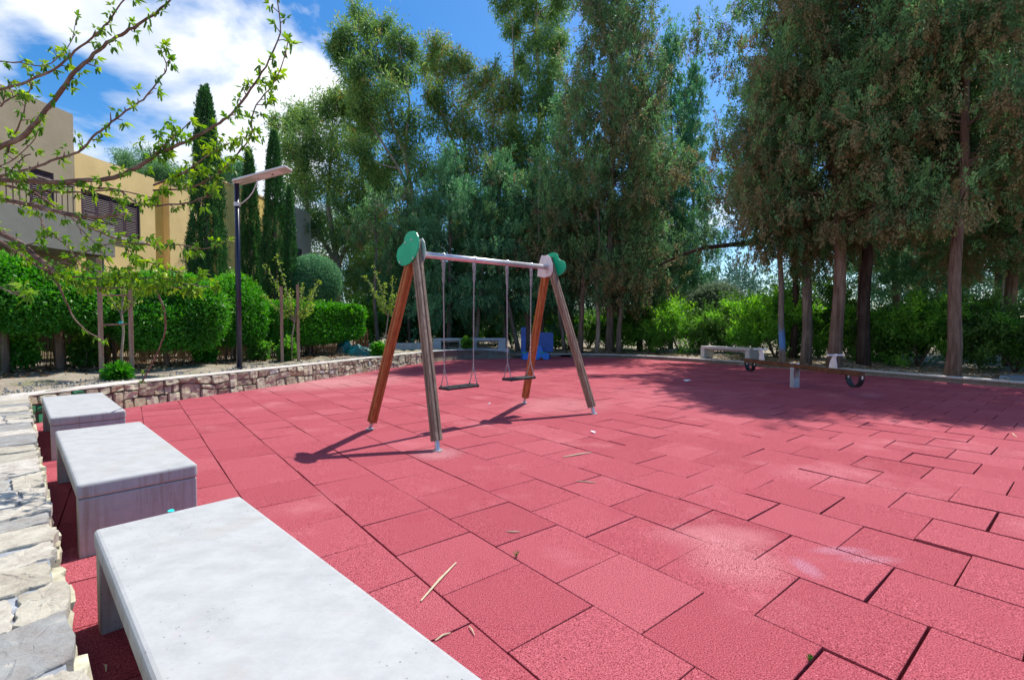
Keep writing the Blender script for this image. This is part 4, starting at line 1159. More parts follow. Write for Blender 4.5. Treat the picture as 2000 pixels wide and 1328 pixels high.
# ================================================================== SEESAW
c0 = Vector((5.86, 9.84, 0)); ds = Vector((0.137, -0.99, 0)).normalized()
sl = Vector((ds.x, ds.y, -0.004)).normalized(); sd = Vector((-ds.y, ds.x, 0))
if sd.x > 0: sd = -sd
ss = empty('seesaw', c0, 'brown timber seesaw with white handles and black tyre bumpers', 'seesaw')
ztop = 0.44; cb = c0 + UP * 0.445
bm_ = MB(); bm_.obox(cb, sl, sd, UP, 1.62, 0.055, 0.045); beam_ = bm_.build('beam', MAT_SEESAW, ss, bevel=0.006)
bm_ = MB()
for s_ in (-1, 1): bm_.obox(c0 + sl * 0 + sd * 0.062 * s_ + UP * 0.20, sl, sd, UP, 0.055, 0.006, 0.215)
bm_.obox(c0 + UP * 0.10, sl, sd, UP, 0.050, 0.054, 0.10)
bm_.build('base_post', MAT_POSTGREY, ss, bevel=0.004)
for s_ in (-1, 1):
    for dx in (-0.09, 0.09):
        q = cb + sl * (dx + 0.02 * s_) + UP * 0.046; b = MB(); b.tube([q + sd * .03 * s_, q + sd * .03 * s_ + UP * .02], [.02, .012], 12); b.build('bolt', MAT_WHITE, beam_)
for e in (-1, 1):
    # half-tyre bumper
    q = cb + sl * 1.46 * e - UP * 0.045
    vs, fs = [], []; N = 18
    for k in range(N + 1):
        a = math.pi * (k / N); co, si = math.cos(a), math.sin(a)
        for (r_, w_) in ((.155, -.05), (.155, .05), (.135, .05), (.135, -.05)):
            vs.append(q + sl * r_ * co - UP * (r_ * si * 1.35) + sd * w_)
    for k in range(N):
        for j in range(4): fs.append((k * 4 + j, k * 4 + (j + 1) % 4, (k + 1) * 4 + (j + 1) % 4, (k + 1) * 4 + j))
    fs += [(3, 2, 1, 0), (N * 4, N * 4 + 1, N * 4 + 2, N * 4 + 3)]
    bp = MB().add(vs, fs).build('bumper', MAT_BLACKRUB, ss)
    for k in (-1, 1): MB().tube([q + sl * .145 * k + UP * .01, q + sl * .145 * k - UP * .05], .02, 8).build('bolt', MAT_STEEL, bp)
    # handle: a curved white plate with a bar across
    q = cb + sl * (1.05 if e < 0 else 0.98) * e + UP * 0.045
    inn = -e
    hp = [(-.09, 0), (.09, 0), (.085, .06), (.06, .14), (.02, .21), (-.02, .26), (-.075, .275), (-.085, .235), (-.06, .20), (-.075, .12), (-.09, .05)]
    hd = MB().prism([(x * inn, y) for x, y in hp], q, sl, UP, sd, 0.016).build('handle', MAT_WHITE, ss, bevel=0.003)
    g_ = q + sl * (-.05 * inn) + UP * .245
    b = MB(); b.tube([g_ - sd * .15, g_ + sd * .15], .016, 10); b.build('grip', MAT_WHITE, hd, smooth=False)
    for s_ in (-1, 1):
        b = MB(); b.tube([g_ + sd * .15 * s_, g_ + sd * .165 * s_], [.024, .02], 10); b.build('grip_knob', MAT_WHITE, hd)

# ================================================================== BLUE TODDLER ROCKER by the far wall
bo = Vector((0.40, 17.9, 0)); bx_, by_ = Vector((1, 0, 0)), Vector((0, 1, 0))
br = empty('toddler_rocker', bo + bx_ * .6, 'blue plastic toddler rocker with an upright post and square panel at the far wall', 'playground toy')
def arch_plate(w, h, r_):
    o_ = [(0, 0), (w * .12, 0)]
    for k in range(9): a = math.pi - math.pi * k / 8; o_.append((w * .30 + r_ * math.cos(a), r_ * math.sin(a)))
    for k in range(9): a = math.pi - math.pi * k / 8; o_.append((w * .70 + r_ * math.cos(a), r_ * math.sin(a)))
    o_ += [(w, 0), (w * .985, h * .75), (w * .93, h), (w * .1, h), (0, h * .8)]
    return o_
for yy in (0.0, 0.34): MB().prism(arch_plate(1.0, .26, .085), bo + by_ * yy + UP * .012, bx_, UP, by_, .03).build('side_plate', MAT_BLUE_LIGHT, br, bevel=.006)
MB().box((bo.x + .05, bo.y + .018, .20), (bo.x + .95, bo.y + .322, .235)).build('floor_panel', MAT_BLUE, br)
MB().box((bo.x - .06, bo.y + .06, .012), (bo.x + .13, bo.y + .26, 1.22)).build('post', MAT_BLUE, br, bevel=.02)
MB().prism([(0, 0), (.50, 0), (.55, .05), (.55, .68), (.50, .73), (.05, .73), (0, .68)], bo + bx_ * .62 + by_ * .17 + UP * .30, bx_, UP, by_, .05).build('panel', MAT_BLUE, br, bevel=.01)
MB().prism([(0, 0), (.24, 0), (.26, .10), (.20, .28), (.05, .28), (0, .12)], bo + bx_ * .50 + by_ * .02 + UP * .262, bx_, UP, by_, .04).build('seat_back', MAT_BLUE_LIGHT, br, bevel=.008)
for xx in (-.05, .64): MB().box((bo.x + xx, bo.y - .045, .262), (bo.x + xx + .20, bo.y - .018, .298)).build('trim', MAT_GREENPLATE, br)
for k in (0.62, 1.04): MB().tube([bo + bx_ * k + by_ * .17 + UP * .02, bo + bx_ * k + by_ * .17 + UP * .31], .018, 8).build('support', MAT_BLUE, br)

# ================================================================== STREET LAMP
lp = Vector((at(468, 719, 10.1).x, 10.1, 0.365))
lr = empty('street_lamp', lp, 'tall dark blue lamp post with a tilted flat solar lamp head', 'street lamp')
MB().tube([lp - UP * .05, lp + UP * 4.0], [.056, .050], 20).build('pole', MAT_LAMPPOLE, lr, smooth=True)
MB().obox(lp + UP * .03, Vector((1, 0, 0)), Vector((0, 1, 0)), UP, .07, .07, .012).build('base_plate', MAT_LAMPPOLE, lr)
hd_ = Vector((0.965, -0.06, 0.225)).normalized(); hside = Vector((0.06, 1, 0.0)).normalized(); hside = (hside - hd_ * hside.dot(hd_)).normalized(); hn = hd_.cross(hside).normalized()
hc = lp + UP * 3.92 + hd_ * 0.58
hm_ = MB(); hm_.prism([(-.62, -.10), (-.56, -.16), (.56, -.165), (.60, -.13), (.60, .13), (.56, .165), (-.56, .16), (-.62, .10)], hc, hd_, hside, hn, .045)
lh = hm_.build('lamp_head', MAT_ALU, lr, bevel=.012)
MB().obox(hc + hn * .0245, hd_, hside, hn, .54, .14, .002).build('solar_panel', MAT_SOLAR, lh)
MB().obox(hc - hn * .0245 + hd_ * .12, hd_, hside, hn, .30, .10, .002).build('light_panel', MAT_WHITE, lh)
MB().tube([hc - hn * .024 + hd_ * .22, hc - hn * .036 + hd_ * .22], .022, 12).build('sensor', MAT_BLACKRUB, lh)
MB().obox(lp + UP * 3.93 + hd_ * .03, hd_, hside, hn, .09, .05, .045).build('bracket', MAT_ALU, lr, bevel=.006)
MB().tube([lp + UP * 3.42, lp + UP * 3.50], .064, 16).build('clamp', MAT_ALU, lr)
bp0 = lp + UP * 3.46 + Vector((.06, 0, 0)); bp1 = hc - hn * .03 - hd_ * .10
MB().tube([bp0.lerp(bp1, t) + Vector((.05, 0, -.06)) * math.sin(math.pi * t) for t in (0, .2, .4, .6, .8, 1)], .012, 8).build('brace', MAT_ALU, lr, smooth=True)

# ================================================================== HEDGE, REED FENCE, GARDEN
ZB = 0.37
def L3(u, Y, z=ZB): return Vector(((u - 1000) / F_PX * Y, Y, z))
GH = 'clipped shrubs in front of the houses'
bush('hedge_shrub', L3(10, 9.0), 1.0, .9, .85, 1.42, 'bright green clipped shrub at the left edge behind the stone path', GH, 31, 15000, .065, .03, LF_HEDGE, MAT_BARK, .07, lay=.05)
bush('hedge_shrub', L3(118, 9.55), .95, .85, .68, 1.26, 'bright green clipped shrub on one thick bare trunk', GH, 32, 15000, .06, .028, LF_HEDGE, MAT_BARK_RED, .085)
bush('hedge_shrub', L3(205, 11.0), 1.1, .8, .8, 1.30, 'dark green shrub behind the pair of tall stakes', GH, 33, 12000, .06, .028, LF_HEDGE, MAT_BARK, .05, 3)
bush('hedge_shrub', L3(328, 10.5), 1.12, .95, .98, 1.12, 'largest rounded bright green shrub right of the near stakes', GH, 34, 19000, .06, .028, LF_HEDGE, MAT_BARK_RED, .06)
bush('hedge_shrub', L3(455, 12.1), .80, .75, .95, 1.12, 'bright green shrub on thin stems behind the lamp post', GH, 35, 13000, .06, .028, LF_HEDGE, MAT_BARK, .03, 4)
hl0, hl1 = L3(518, 12.9), L3(692, 15.3); hcn = (hl0 + hl1) / 2; ang = math.atan2(hl1.y - hl0.y, hl1.x - hl0.x)
bush('box_hedge', hcn, (hl1 - hl0).length / 2 + .1, .50, .56, .98, 'long flat topped clipped hedge right of the lamp post', GH, 36, 30000, .065, .035, LF_HEDGE, MAT_BARK, .03, 5, boxy=.86, rot=ang, lay=.035, bottom=-.95)
bush('ball_shrub', L3(614, 17.0), .93, .90, .90, 2.50, 'grey green ball shaped clipped shrub rising behind the flat hedge', None, 37, 17000, .05, .022, LF_BALL, MAT_BARK, .06, lump=False, lay=.03, bottom=-1)
# young undergrowth along the fence
GU = 'leafy undergrowth plants along the reed fence'
for i, (u, Y, r, lab) in enumerate(((35, 9.3, .45, 'spiky green plant at the foot of the leftmost shrub'), (165, 10.1, .40, 'low leafy plant right of the thick shrub trunk'), (228, 7.95, .11, 'small bright green shoot between the two near stakes'),
                                   (560, 12.2, .30, 'small green plant at the foot of the second pair of stakes'), (400, 11.5, .32, 'low plant left of the lamp post'), (505, 12.2, .35, 'low green plant right of the lamp post'), (738, 14.2, .22, 'bright green shoot beside the left swing leg'),
                                   (912, 18.4, .25, 'bright green shoot between the two far benches'))):
    z = ZB
    bush('young_plant', L3(u, Y, z), r * .6, r * .6, r * .8, r * .8, lab, GU, 50 + i, 700, .10, .04, LF_HEDGE if i % 2 == 0 else LF_SHRUB, MAT_BARK, .008, 3, shag=.6, core=.5, lay=.06)
# reed fence
rf = np.random.default_rng(8); fl = Path(smooth_line([L3(-160, 9.4), L3(60, 10.4), L3(250, 11.6), L3(420, 12.8), L3(560, 13.9), L3(672, 16.0)]))
mb = MB(); x = 0
while x < fl.L:
    p, s_, t = fl.at(x); p = p + s_ * rf.normal(0, .012); h = rf.uniform(.72, .92); ln = rf.normal(0, .03)
    mb.tube([Vector((p.x, p.y, ZB - .05)), Vector((p.x + ln, p.y + ln, ZB + h))], rf.uniform(.006, .011), 4, rf.random(), cap=False); x += rf.uniform(.010, .019)
for zz in (.25, .62):
    mb.tube([fl.at(k * fl.L / 30)[0] * 1.0 + UP * zz + fl.at(k * fl.L / 30)[1] * .018 for k in range(31)], .006, 5)
tag(mb.build('reed_fence', MAT_REED), 'brown dry reed screen fence under the hedge shrubs', 'fence')
# dark cloth-like wall of garden planting behind the fence (house side): rough evergreen growth
for i, (u, Y, r, h) in enumerate(((60, 12.2, 1.3, 1.5), (200, 12.9, 1.4, 1.4), (340, 13.4, 1.2, 1.3), (470, 14.6, 1.2, 1.2))):
    bush('garden_shrub', L3(u, Y), r, .7, .75, h * .55, ('dark evergreen shrub behind the reed fence at far left', 'dark evergreen shrub behind the near stakes and fence', 'dark evergreen shrub behind the largest round shrub', 'dark evergreen shrub behind the lamp post')[i],
         'dark shrubs behind the reed fence', 60 + i, 7000, .08, .035, LF_ITAL, MAT_BARK_DARK, .03, 3, shag=.3)

def italian(u, Y, w, ztop, label, seed, n):
    rg = np.random.default_rng(seed); loc = L3(u, Y); H = ztop - ZB
    root = empty('italian_cypress', loc, label, 'cypress', 'narrow columnar cypresses between the houses'); org = np.array(tuple(loc))
    MB().tube([loc - UP * .05, loc + UP * H * .9], [.09, .015], 8).build('trunk', MAT_BARK, root, origin=loc)
    mb = MB()
    # plumes that rise up the column
    k = int(n / 60); z = rg.random(k) ** 0.85 * 0.97; a = rg.uniform(0, 2 * math.pi, k)
    prof = np.minimum(1, (z + .04) / .16) ** .5 * np.clip(1 - z, 0, 1) ** .50
    prof = prof * (1 + .10 * np.sin(a * 3 + z * 9) + .06 * rg.normal(size=k))
    r = w / 2 * prof * (0.72 + .28 * rg.random(k))
    cen = np.stack([np.cos(a) * r, np.sin(a) * r, z * H + .1], -1) + org
    nl = 62
    C = np.repeat(cen, nl, 0); s = rg.random((len(C), 1))
    rad = np.repeat(nrm(np.stack([np.cos(a), np.sin(a), 0 * a], -1)), nl, 0)
    pos = C + np.array([0, 0, 1]) * (s * .42 - .12) + rg.normal(0, .045, C.shape) * (1.1 - s)
    pos -= rad * s * .04
    D = rad * .35 + np.array([0, 0, 1.0]) + rg.normal(0, .35, C.shape)
    t = np.repeat(.40 + rg.normal(0, .16, k), nl) + .22 * (s[:, 0] - .4) + rg.normal(0, .06, len(C))
    leaf_quads(mb, pos, D, .075 * (.7 + .6 * rg.random(len(C))), .026, np.clip(t, 0, 1), rg)
    mb.build('crown', LF_ITAL, root, origin=loc)
italian(409, 14.5, 1.30, 8.36, 'tallest narrow cypress, left of the lamp post', 71, 60000)
italian(492, 17.0, .95, 7.43, 'narrow cypress directly right of the lamp post', 72, 36000)
italian(540, 16.5, 1.12, 7.80, 'narrow cypress behind the lamp head', 73, 44000)
italian(569, 16.2, .55, 5.85, 'smallest narrow cypress, nearest to the big trees', 74, 16000)

# saplings with stakes
def sapling(loc, h, label, seed, pts_, crown, leafy=1.0):
    rg = np.random.default_rng(seed); root = empty('sapling', loc, label, 'young tree', 'young trees planted behind the wall')
    tb = MB(); tb.tube([loc + Vector(p) for p in pts_], [.022 - .010 * i / len(pts_) for i in range(len(pts_))], 7)
    tips = []
    top = loc + Vector(pts_[-1])
    for (x, y, z) in crown:
        e = top + Vector((x, y, z)); st = loc + Vector(pts_[-2])
        mid = st.lerp(e, .5) + Vector((rg.normal(0, .05), rg.normal(0, .05), -.04)); tb.tube([st, mid, e], [.010, .007, .003], 5)
        for s in np.linspace(.25, 1.05, 9): tips.append((st.lerp(mid, s * 2) if s < .5 else mid.lerp(e, s * 2 - 1)))
    tb.build('trunk', MAT_BARK_PALE, root, smooth=True, origin=loc)
    C = np.repeat(np.array([tuple(t) for t in tips]), int(13 * leafy), 0) + rg.normal(0, .035, (len(tips) * int(13 * leafy), 3))
    mb = MB(); leaf_quads(mb, C, rg.normal(0, 1, C.shape) + np.array([0, 0, -.2]), .055 * (.6 + rg.random(len(C))), .03, rg.random(len(C)), rg)
    mb.build('crown', LF_SAP, root, origin=loc)
GS = 'thin wooden stakes supporting the young trees'
def stake(u, v0, v1, label):
    b = gnd(u, v0, ZB); h = 1.27 + (637 - v1) / F_PX * b.y - ZB
    m_ = MB(); m_.obox(b + UP * (h / 2 - .03), Vector((.8, .6, 0)), Vector((-.6, .8, 0)), UP, .033, .028, h / 2 + .03)
    tag(m_.build('stake', MAT_STAKE, origin=b), label, 'stake', GS); return b
s1 = stake(199, 741, 505, 'left stake of the nearer pair, tallest'); s2 = stake(258, 737, 520, 'right stake of the nearer pair')
m_ = MB()
for zz in (1.42, .92): m_.tube([s1 + UP * zz + Vector((0, .045, 0)), s2 + UP * (zz + .02) + Vector((0, .045, 0))], .018, 6)
tag(m_.build('crossbar_slat', MAT_STAKE), 'two horizontal slats nailed between the nearer pair of stakes', 'slats')
s3 = stake(551, 708, 560, 'left stake of the farther pair'); s4 = stake(583, 706, 556, 'right stake of the farther pair')
sapling((s1 + s2) / 2 + Vector((0, .12, 0)), 1.5, 'thin young tree tied between the nearer pair of stakes', 80, [(0, 0, -.05), (-.02, 0, .4), (.02, .01, .8), (0, 0, 1.1), (.03, 0, 1.4)], [(.3, .1, .25), (-.3, .1, .3), (.1, -.2, .4), (-.1, .2, .45)], .7)
m_ = MB(); q = (s1 + s2) / 2 + Vector((0, .10, .92)); m_.tube([q, q + UP * .06], .028, 10); tag(m_.build('tree_tie', MAT_TURQ), 'turquoise tie round the young stem between the nearer stakes', 'tree tie')
sapling((s3 + s4) / 2 + Vector((0, .15, 0)), 1.6, 'young tree with pale new leaves between the farther pair of stakes', 81, [(-.03, 0, -.05), (-.03, 0, .6), (.05, 0, 1.0), (.10, 0, 1.4)],
        [(-.75, .1, .95), (-.5, 0, .55), (.35, .1, .35), (.1, .1, .5), (-.8, 0, .25), (.42, 0, .05), (-.25, .2, .35), (.55, 0, .55), (-.5, .1, 1.2)])
lo_ = gnd(757, 694, ZB); lo_ = L3(757, 15.0)
sapling(lo_, 2, 'young tree with pale leaves behind the left swing leg', 82, [(0, 0, -.05), (-.05, 0, .7), (.02, 0, 1.2), (-.10, 0, 1.6)],
        [(-.6, .1, .8), (-.35, 0, .4), (.45, .1, .35), (.0, .1, .6), (.25, .1, .75), (-.2, 0, .15), (.5, 0, -.1), (-.35, .2, 1.1), (.2, .1, .2)])

# tarp, sack, brushwood, picket gate
rt = np.random.default_rng(9)
def lump_mesh(mb, c, rx, ry, rz, rng, nu=22, nv=12, fold=.18):
    vs, fs = [], []; ph = rng.uniform(0, 6, 6)
    for j in range(nv + 1):
        th = math.pi * .5 * (1 - j / nv) if True else 0
        for i in range(nu):
            a = 2 * math.pi * i / nu
            r = 1 + fold * math.sin(3 * a + ph[0] + 2 * th) + fold * .7 * math.sin(5 * a + ph[1] - 3 * th) + fold * .35 * math.sin(9 * a + ph[2])
            el = math.pi / 2 * j / nv
            x = math.cos(el) ** .7 * r; z = math.sin(el) * (1 + fold * math.sin(2 * a + ph[3]) + .10 * math.sin(7 * a + ph[4]))
            vs.append(Vector(c) + Vector((math.cos(a) * x * rx, math.sin(a) * x * ry, z * rz)))
    for j in range(nv):
        for i in range(nu): fs.append((j * nu + i, j * nu + (i + 1) % nu, (j + 1) * nu + (i + 1) % nu, (j + 1) * nu + i))
    mb.add(vs, fs)
tp_ = L3(697, 14.5, ZB - .02)
mb = MB(); lump_mesh(mb, tp_, .42, .30, .30, rt); lump_mesh(mb, tp_ + Vector((-.42, .1, .02)), .26, .22, .42, rt)
tag(mb.build('tarpaulin', MAT_TARP, smooth=True), 'crumpled dark green tarpaulin bundle lying behind the stone wall', 'tarpaulin')
mb = MB(); lump_mesh(mb, L3(671, 15.2, ZB - .02), .20, .18, .85, rt, fold=.10)
tag(mb.build('sack', MAT_BAG, smooth=True), 'tall grey white sack standing at the end of the flat hedge', 'sack')
mb = MB()
bc = L3(640, 14.4, ZB)
for k in range(170):
    a = rt.uniform(0, 6.28); r = rt.random() ** .6; p = bc + Vector((math.cos(a) * r * .85, math.sin(a) * r * .45, (1 - r) * .25 * rt.random()))
    d = Vector((rt.normal(), rt.normal(), abs(rt.normal()) * .35)).normalized() * rt.uniform(.15, .5)
    mb.tube([p, p + d * .5 + Vector((0, 0, .03)), p + d], .005, 4)
tag(mb.build('brushwood_pile', MAT_REED), 'low heap of brown pruned twigs beside the green tarpaulin', 'brushwood')
pg = empty('picket_fence', L3(703, 17.5), 'small red brown picket fence section behind the green tarpaulin', 'fence')
for k in range(6):
    q = L3(690 + k * 5.5, 17.5); MB().obox(q + UP * .38, Vector((1, 0, 0)), Vector((0, 1, 0)), UP, .026, .012, .40).build('picket', MAT_PICKET, pg)
for zz in (.2, .58): MB().obox(L3(703.7, 17.53) + UP * zz, Vector((1, 0, 0)), Vector((0, 1, 0)), UP, .31, .012, .03).build('rail', MAT_PICKET, pg)
# grey retaining slab behind the bed
mb = MB(); a, b = L3(722, 18.3), L3(842, 19.3)
mb.obox((a + b) / 2 + UP * .10, (b - a).normalized(), Vector((-(b - a).y, (b - a).x, 0)).normalized(), UP, (b - a).length / 2, .5, .12)
tag(mb.build('concrete_slab', MAT_KERB, bevel=.01), 'low grey concrete platform left of the far benches', 'platform')
mb = MB(); a = Vector((10.72, 10.35, 0)); b = Vector((11.75, 8.1, 0))
mb.obox(Vector(((a.x + b.x) / 2, (a.y + b.y) / 2, .15)), (b - a).normalized(), Vector((-(b - a).y, (b - a).x, 0)).normalized(), UP, (b - a).length / 2, .22, .05)
tag(mb.build('blue_painted_slab', MAT_PAINTBLUE, bevel=.01), 'faded blue painted slab lying behind the kerb at the right edge', 'slab')

# ================================================================== TREES
GT = 'tall cypresses standing behind the kerb'
def T3(u, Y, z=.10): return Vector(((u - 1000) / F_PX * Y, Y, z))
def rel(loc, px, Y=None, jit=.3, seed=0):
    rg = np.random.default_rng(seed); out = []
    for (u, v, r) in px:
        y = (Y or loc.y) + rg.normal(0, jit); p = at(u, v, y); out.append((p.x - loc.x, p.y - loc.y, p.z - loc.z, r / F_PX * y))
    return out
t1 = conifer('cypress_tree', T3(1530, 14.7), 9.0, 1.5, 3.1, 'slender leaning cypress trunk with a blue paint smear, leftmost behind the seesaw', GT, 101, .5, 55, .105, lean=(-.35, .1), clump=.36)
for _c in t1.children:
    if _c.name.startswith('trunk'): _c.data.materials[0] = MAT_BARK_SPRAYED
t2 = conifer('cypress_tree', T3(1574, 14.3), 13.5, 2.5, 3.8, 'cypress with a straight grey pink trunk behind the middle of the seesaw', GT, 102, .75, 105, .165, clump=.44)
t3 = conifer('cypress_tree', T3(1630, 13.1), 14.2, 2.75, 3.8, 'cypress with the thickest reddish trunk, behind the right half of the seesaw', GT, 103, .85, 125, .195, bark=MAT_BARK_RED, lean=(.1, .1), clump=.44)
t4 = conifer('cypress_tree', T3(1688, 13.9), 14.0, 2.3, 3.8, 'cypress with a dark trunk just right of the thickest reddish one', GT, 104, .6, 90, .19, bark=MAT_BARK_DARK, clump=.44)
t5 = conifer('cypress_tree', T3(1861, 10.95), 10.2, 2.35, 4.0, 'nearest cypress at the right, its dark bare trunk rising from the kerb', GT, 105, .7, 120, .165, bark=MAT_BARK_RED, clump=.40, top=.3)
e8 = rel(T3(1548, 17.0), [(1355, 60, 14), (1372, 45, 18), (1392, 42, 18), (1410, 70, 20), (1385, 85, 18), (1430, 105, 22), (1350, 78, 12), (1440, 140, 24), (1400, 120, 14), (1420, 40, 12), (1430, 455, 16), (1400, 470, 14), (1370, 470, 18), (1340, 480, 16), (1310, 470, 20), (1450, 440, 18), (1385, 440, 14)], seed=4)
_q = rel(T3(1548, 17.0), [(1548, 462, 1), (1450, 476, 1), (1375, 484, 1), (1325, 500, 1), (1288, 518, 1)], jit=0)
t8 = conifer('cypress_tree', T3(1548, 17.0), 17.0, 2.9, 4.4, 'tall cypress set behind the seesaw trunks, with a side branch against the sky', GT, 108, .35, 100, .12, bark=MAT_BARK_DARK, clump=.46, extra=e8, limbs=[([q[:3] for q in _q], .10, .035)])
# main cypress of the middle
c1 = conifer('cypress_tree', T3(1190, 21.2), 19.5, 3.1, 2.4, 'huge broad cypress behind the right end of the swing frame', GT, 110, .6, 290, .21, clump=.58, L=.10, W=.04, top=.1, kleaf=34)
# slim bluish ones, built once and copied
proto = conifer('cypress_tree', T3(1310, 24.5), 16.3, 1.75, 3.0, 'slim bluish cypress spire in front of the blue sky, left of the side branch', GT, 120, .25, 120, .13, leaf=LF_TEAL, clump=.42, L=.12, W=.042, kleaf=30, ksub=9)
proto2 = conifer('cypress_tree', T3(985, 22.5), 8.6, 2.4, 1.5, 'low broad bluish cypress between the two swing seats', GT, 121, .12, 90, .12, leaf=LF_TEAL, clump=.45, L=.12, W=.042, kleaf=32, ksub=10)
cp = [
    (proto, 1352, 25.5, 1.3, (.85, .85, .93), 'second slim bluish spire, slightly lower, close beside the first'),
    (proto, 1115, 24.0, 2.2, (1.15, 1.15, .80), 'bluish cypress half hidden by the left flank of the huge broad cypress'),
    (proto, 1250, 23.6, 4.0, (1.2, 1.2, .78), 'bluish cypress half hidden by the right flank of the huge broad cypress'),
    (proto2, 875, 21.5, 1.1, (1, 1, 1.0), 'low broad bluish cypress right of the left swing post'),
    (proto2, 930, 25.0, 2.5, (.9, .9, .85), 'low bluish cypress between and behind its two broad neighbours'),
    (proto2, 805, 24.0, 3.7, (.9, .9, .78), 'low dark cypress directly behind the left swing post'),
    (proto2, 1060, 22.8, 5.0, (.9, .9, .95), 'low bluish cypress behind the right post of the swing'),
    (proto, 1745, 17.5, .6, (1.15, 1.15, .82), 'bluish cypress filling the gap between the dark trunk and the nearest trunk'),
    (t3, 1975, 14.0, 2.0, (1.0, 1.0, .72), 'dark cypress behind the right edge of the playground'),
    (t4, 2110, 12.4, 3.3, (1.0, 1.0, .74), 'dark cypress cut by the right edge of the photo'),
    (t4, 1800, 21.0, 4.4, (1.1, 1.1, .95), 'tall dark cypress farther back between the nearest trunk and the group'),
    (proto, 1945, 19.5, 5.1, (1.3, 1.3, .85), 'tall dark cypress far back near the right edge'),
]
for (src, u, Y, rz, s, lab) in cp: copy_tree(src, T3(u, Y), rz, s, lab)
# bare lower trunks of further trees in the shade behind the swing
GQ = 'slim trunks in the shade behind the curved wall'
trunks = [(738, 20.5, .10, 0, 'slim trunk at the left of the shaded row, right of the picket fence'), (800, 22.5, .08, -.1, 'very thin pale trunk seen left of the far benches'), (928, 22.0, .13, .5, 'leaning slim trunk above the right far bench'),
          (1012, 21.5, .12, -.7, 'strongly leaning trunk left of the blue rocker'), (1030, 22.0, .15, .05, 'upright trunk behind the blue rocker post'), (1055, 21.0, .09, 0, 'thin trunk behind the right orange swing post'),
          (1104, 21.2, .10, -.5, 'leaning trunk right of the blue panel'), (1133, 21.0, .15, .15, 'trunk directly behind the outer right swing post'), (1164, 21.0, .12, .1, 'slim straight trunk left of the pale pair'),
          (1209, 20.4, .14, .15, 'trunk just right of the pale trunk of the huge cypress'), (1672, 15.6, .05, .2, 'very thin sapling trunk left of the dark trunk'), (1940, 18.0, .10, .9, 'thin leaning trunk far behind at the right')]
for i, (u, Y, r, ln, lab) in enumerate(trunks):
    loc = T3(u, Y, .1 if u > 1050 else .3); H = 6.5 + (i % 3)
    conifer('shade_tree', loc, H, 1.3, 3.9, lab, GQ, 140 + i, .3, 16, r, leaf=LF_CYP, lean=(ln * 1.6, .1), clump=.45, L=.12, W=.045, bark=(MAT_BARK, MAT_BARK_RED, MAT_BARK_PALE)[i % 3], kleaf=30, ksub=9)
# leaning bare branch behind the seesaw's right
mb = MB(); p0 = T3(1745, 16.0, .1); mb.tube([p0, p0 + Vector((.8, .1, .75)), p0 + Vector((1.7, .2, 1.2)), p0 + Vector((3.0, .3, 1.9))], [.055, .045, .04, .02], 7)
tag(mb.build('fallen_branch', MAT_BARK_DARK), 'dark bare branch leaning through the bushes left of the nearest trunk', 'branch')

GE = 'airy eucalyptus trees behind the garden'
def euc(u, Y, px, tr, lab, seed, leaf=LF_EUC, tint=None, jit=.7, ks=13, **k):
    loc = T3(u, Y, .3); cl = rel(loc, px, None, jit, seed)
    tt = []
    for pts, r0, r1 in tr:
        pr = []
        for (uu, vv) in pts:
            p = at(uu, vv, Y); pr.append((p.x - loc.x, 0.0, p.z - loc.z))
        pr[0] = (pr[0][0], 0, -.1) if vv > 600 else pr[0]
        tt.append((pr, r0, r1))
    return broadleaf('eucalyptus_tree', loc, tt, lab, GE, seed, leaf, MAT_BARK_PALE, cl, .20, .05, int(ks * 1.5), 9, .27, tint, **k)
euc(650, 26, [(590, 235, 38), (650, 212, 34), (570, 290, 40), (640, 285, 55), (700, 265, 45), (600, 360, 55), (680, 365, 60), (740, 335, 45), (590, 445, 50), (660, 455, 60), (740, 430, 55), (620, 535, 45), (700, 540, 50), (558, 240, 22), (760, 520, 50), (670, 205, 25), (720, 480, 45)],
    [([(655, 660), (660, 520), (640, 400), (650, 260)], .22, .05), ([(660, 520), (710, 400), (705, 280)], .12, .04), ([(660, 520), (600, 420), (590, 260)], .12, .04)], 'rounded dense eucalyptus above the ball shaped shrub', 201, ks=17)
euc(835, 24, [(700, 28, 22), (688, 70, 26), (655, 78, 18), (668, 105, 22), (705, 130, 30), (750, 50, 24), (775, 80, 28), (740, 115, 30), (800, 95, 20), (715, 185, 36), (765, 180, 36), (725, 240, 38), (795, 240, 38), (710, 300, 30), (780, 300, 38), (755, 365, 40), (830, 330, 36), (700, 215, 22), (790, 150, 28), (725, 60, 16), (690, 160, 22), (760, 130, 20)],
    [([(832, 680), (830, 520), (812, 420), (790, 300), (748, 200), (735, 90)], .20, .03), ([(812, 420), (780, 330), (715, 230), (690, 90)], .10, .02), ([(790, 300), (800, 200), (780, 90)], .08, .02)],
    'tall ragged eucalyptus reaching up against the white clouds', 202, ks=12)
def brown_top(d, rg):
    return np.clip(np.where(rg.random(len(d)) < .45, .93 + rg.normal(0, .03, len(d)), .5 + rg.normal(0, .15, len(d))), 0, 1)
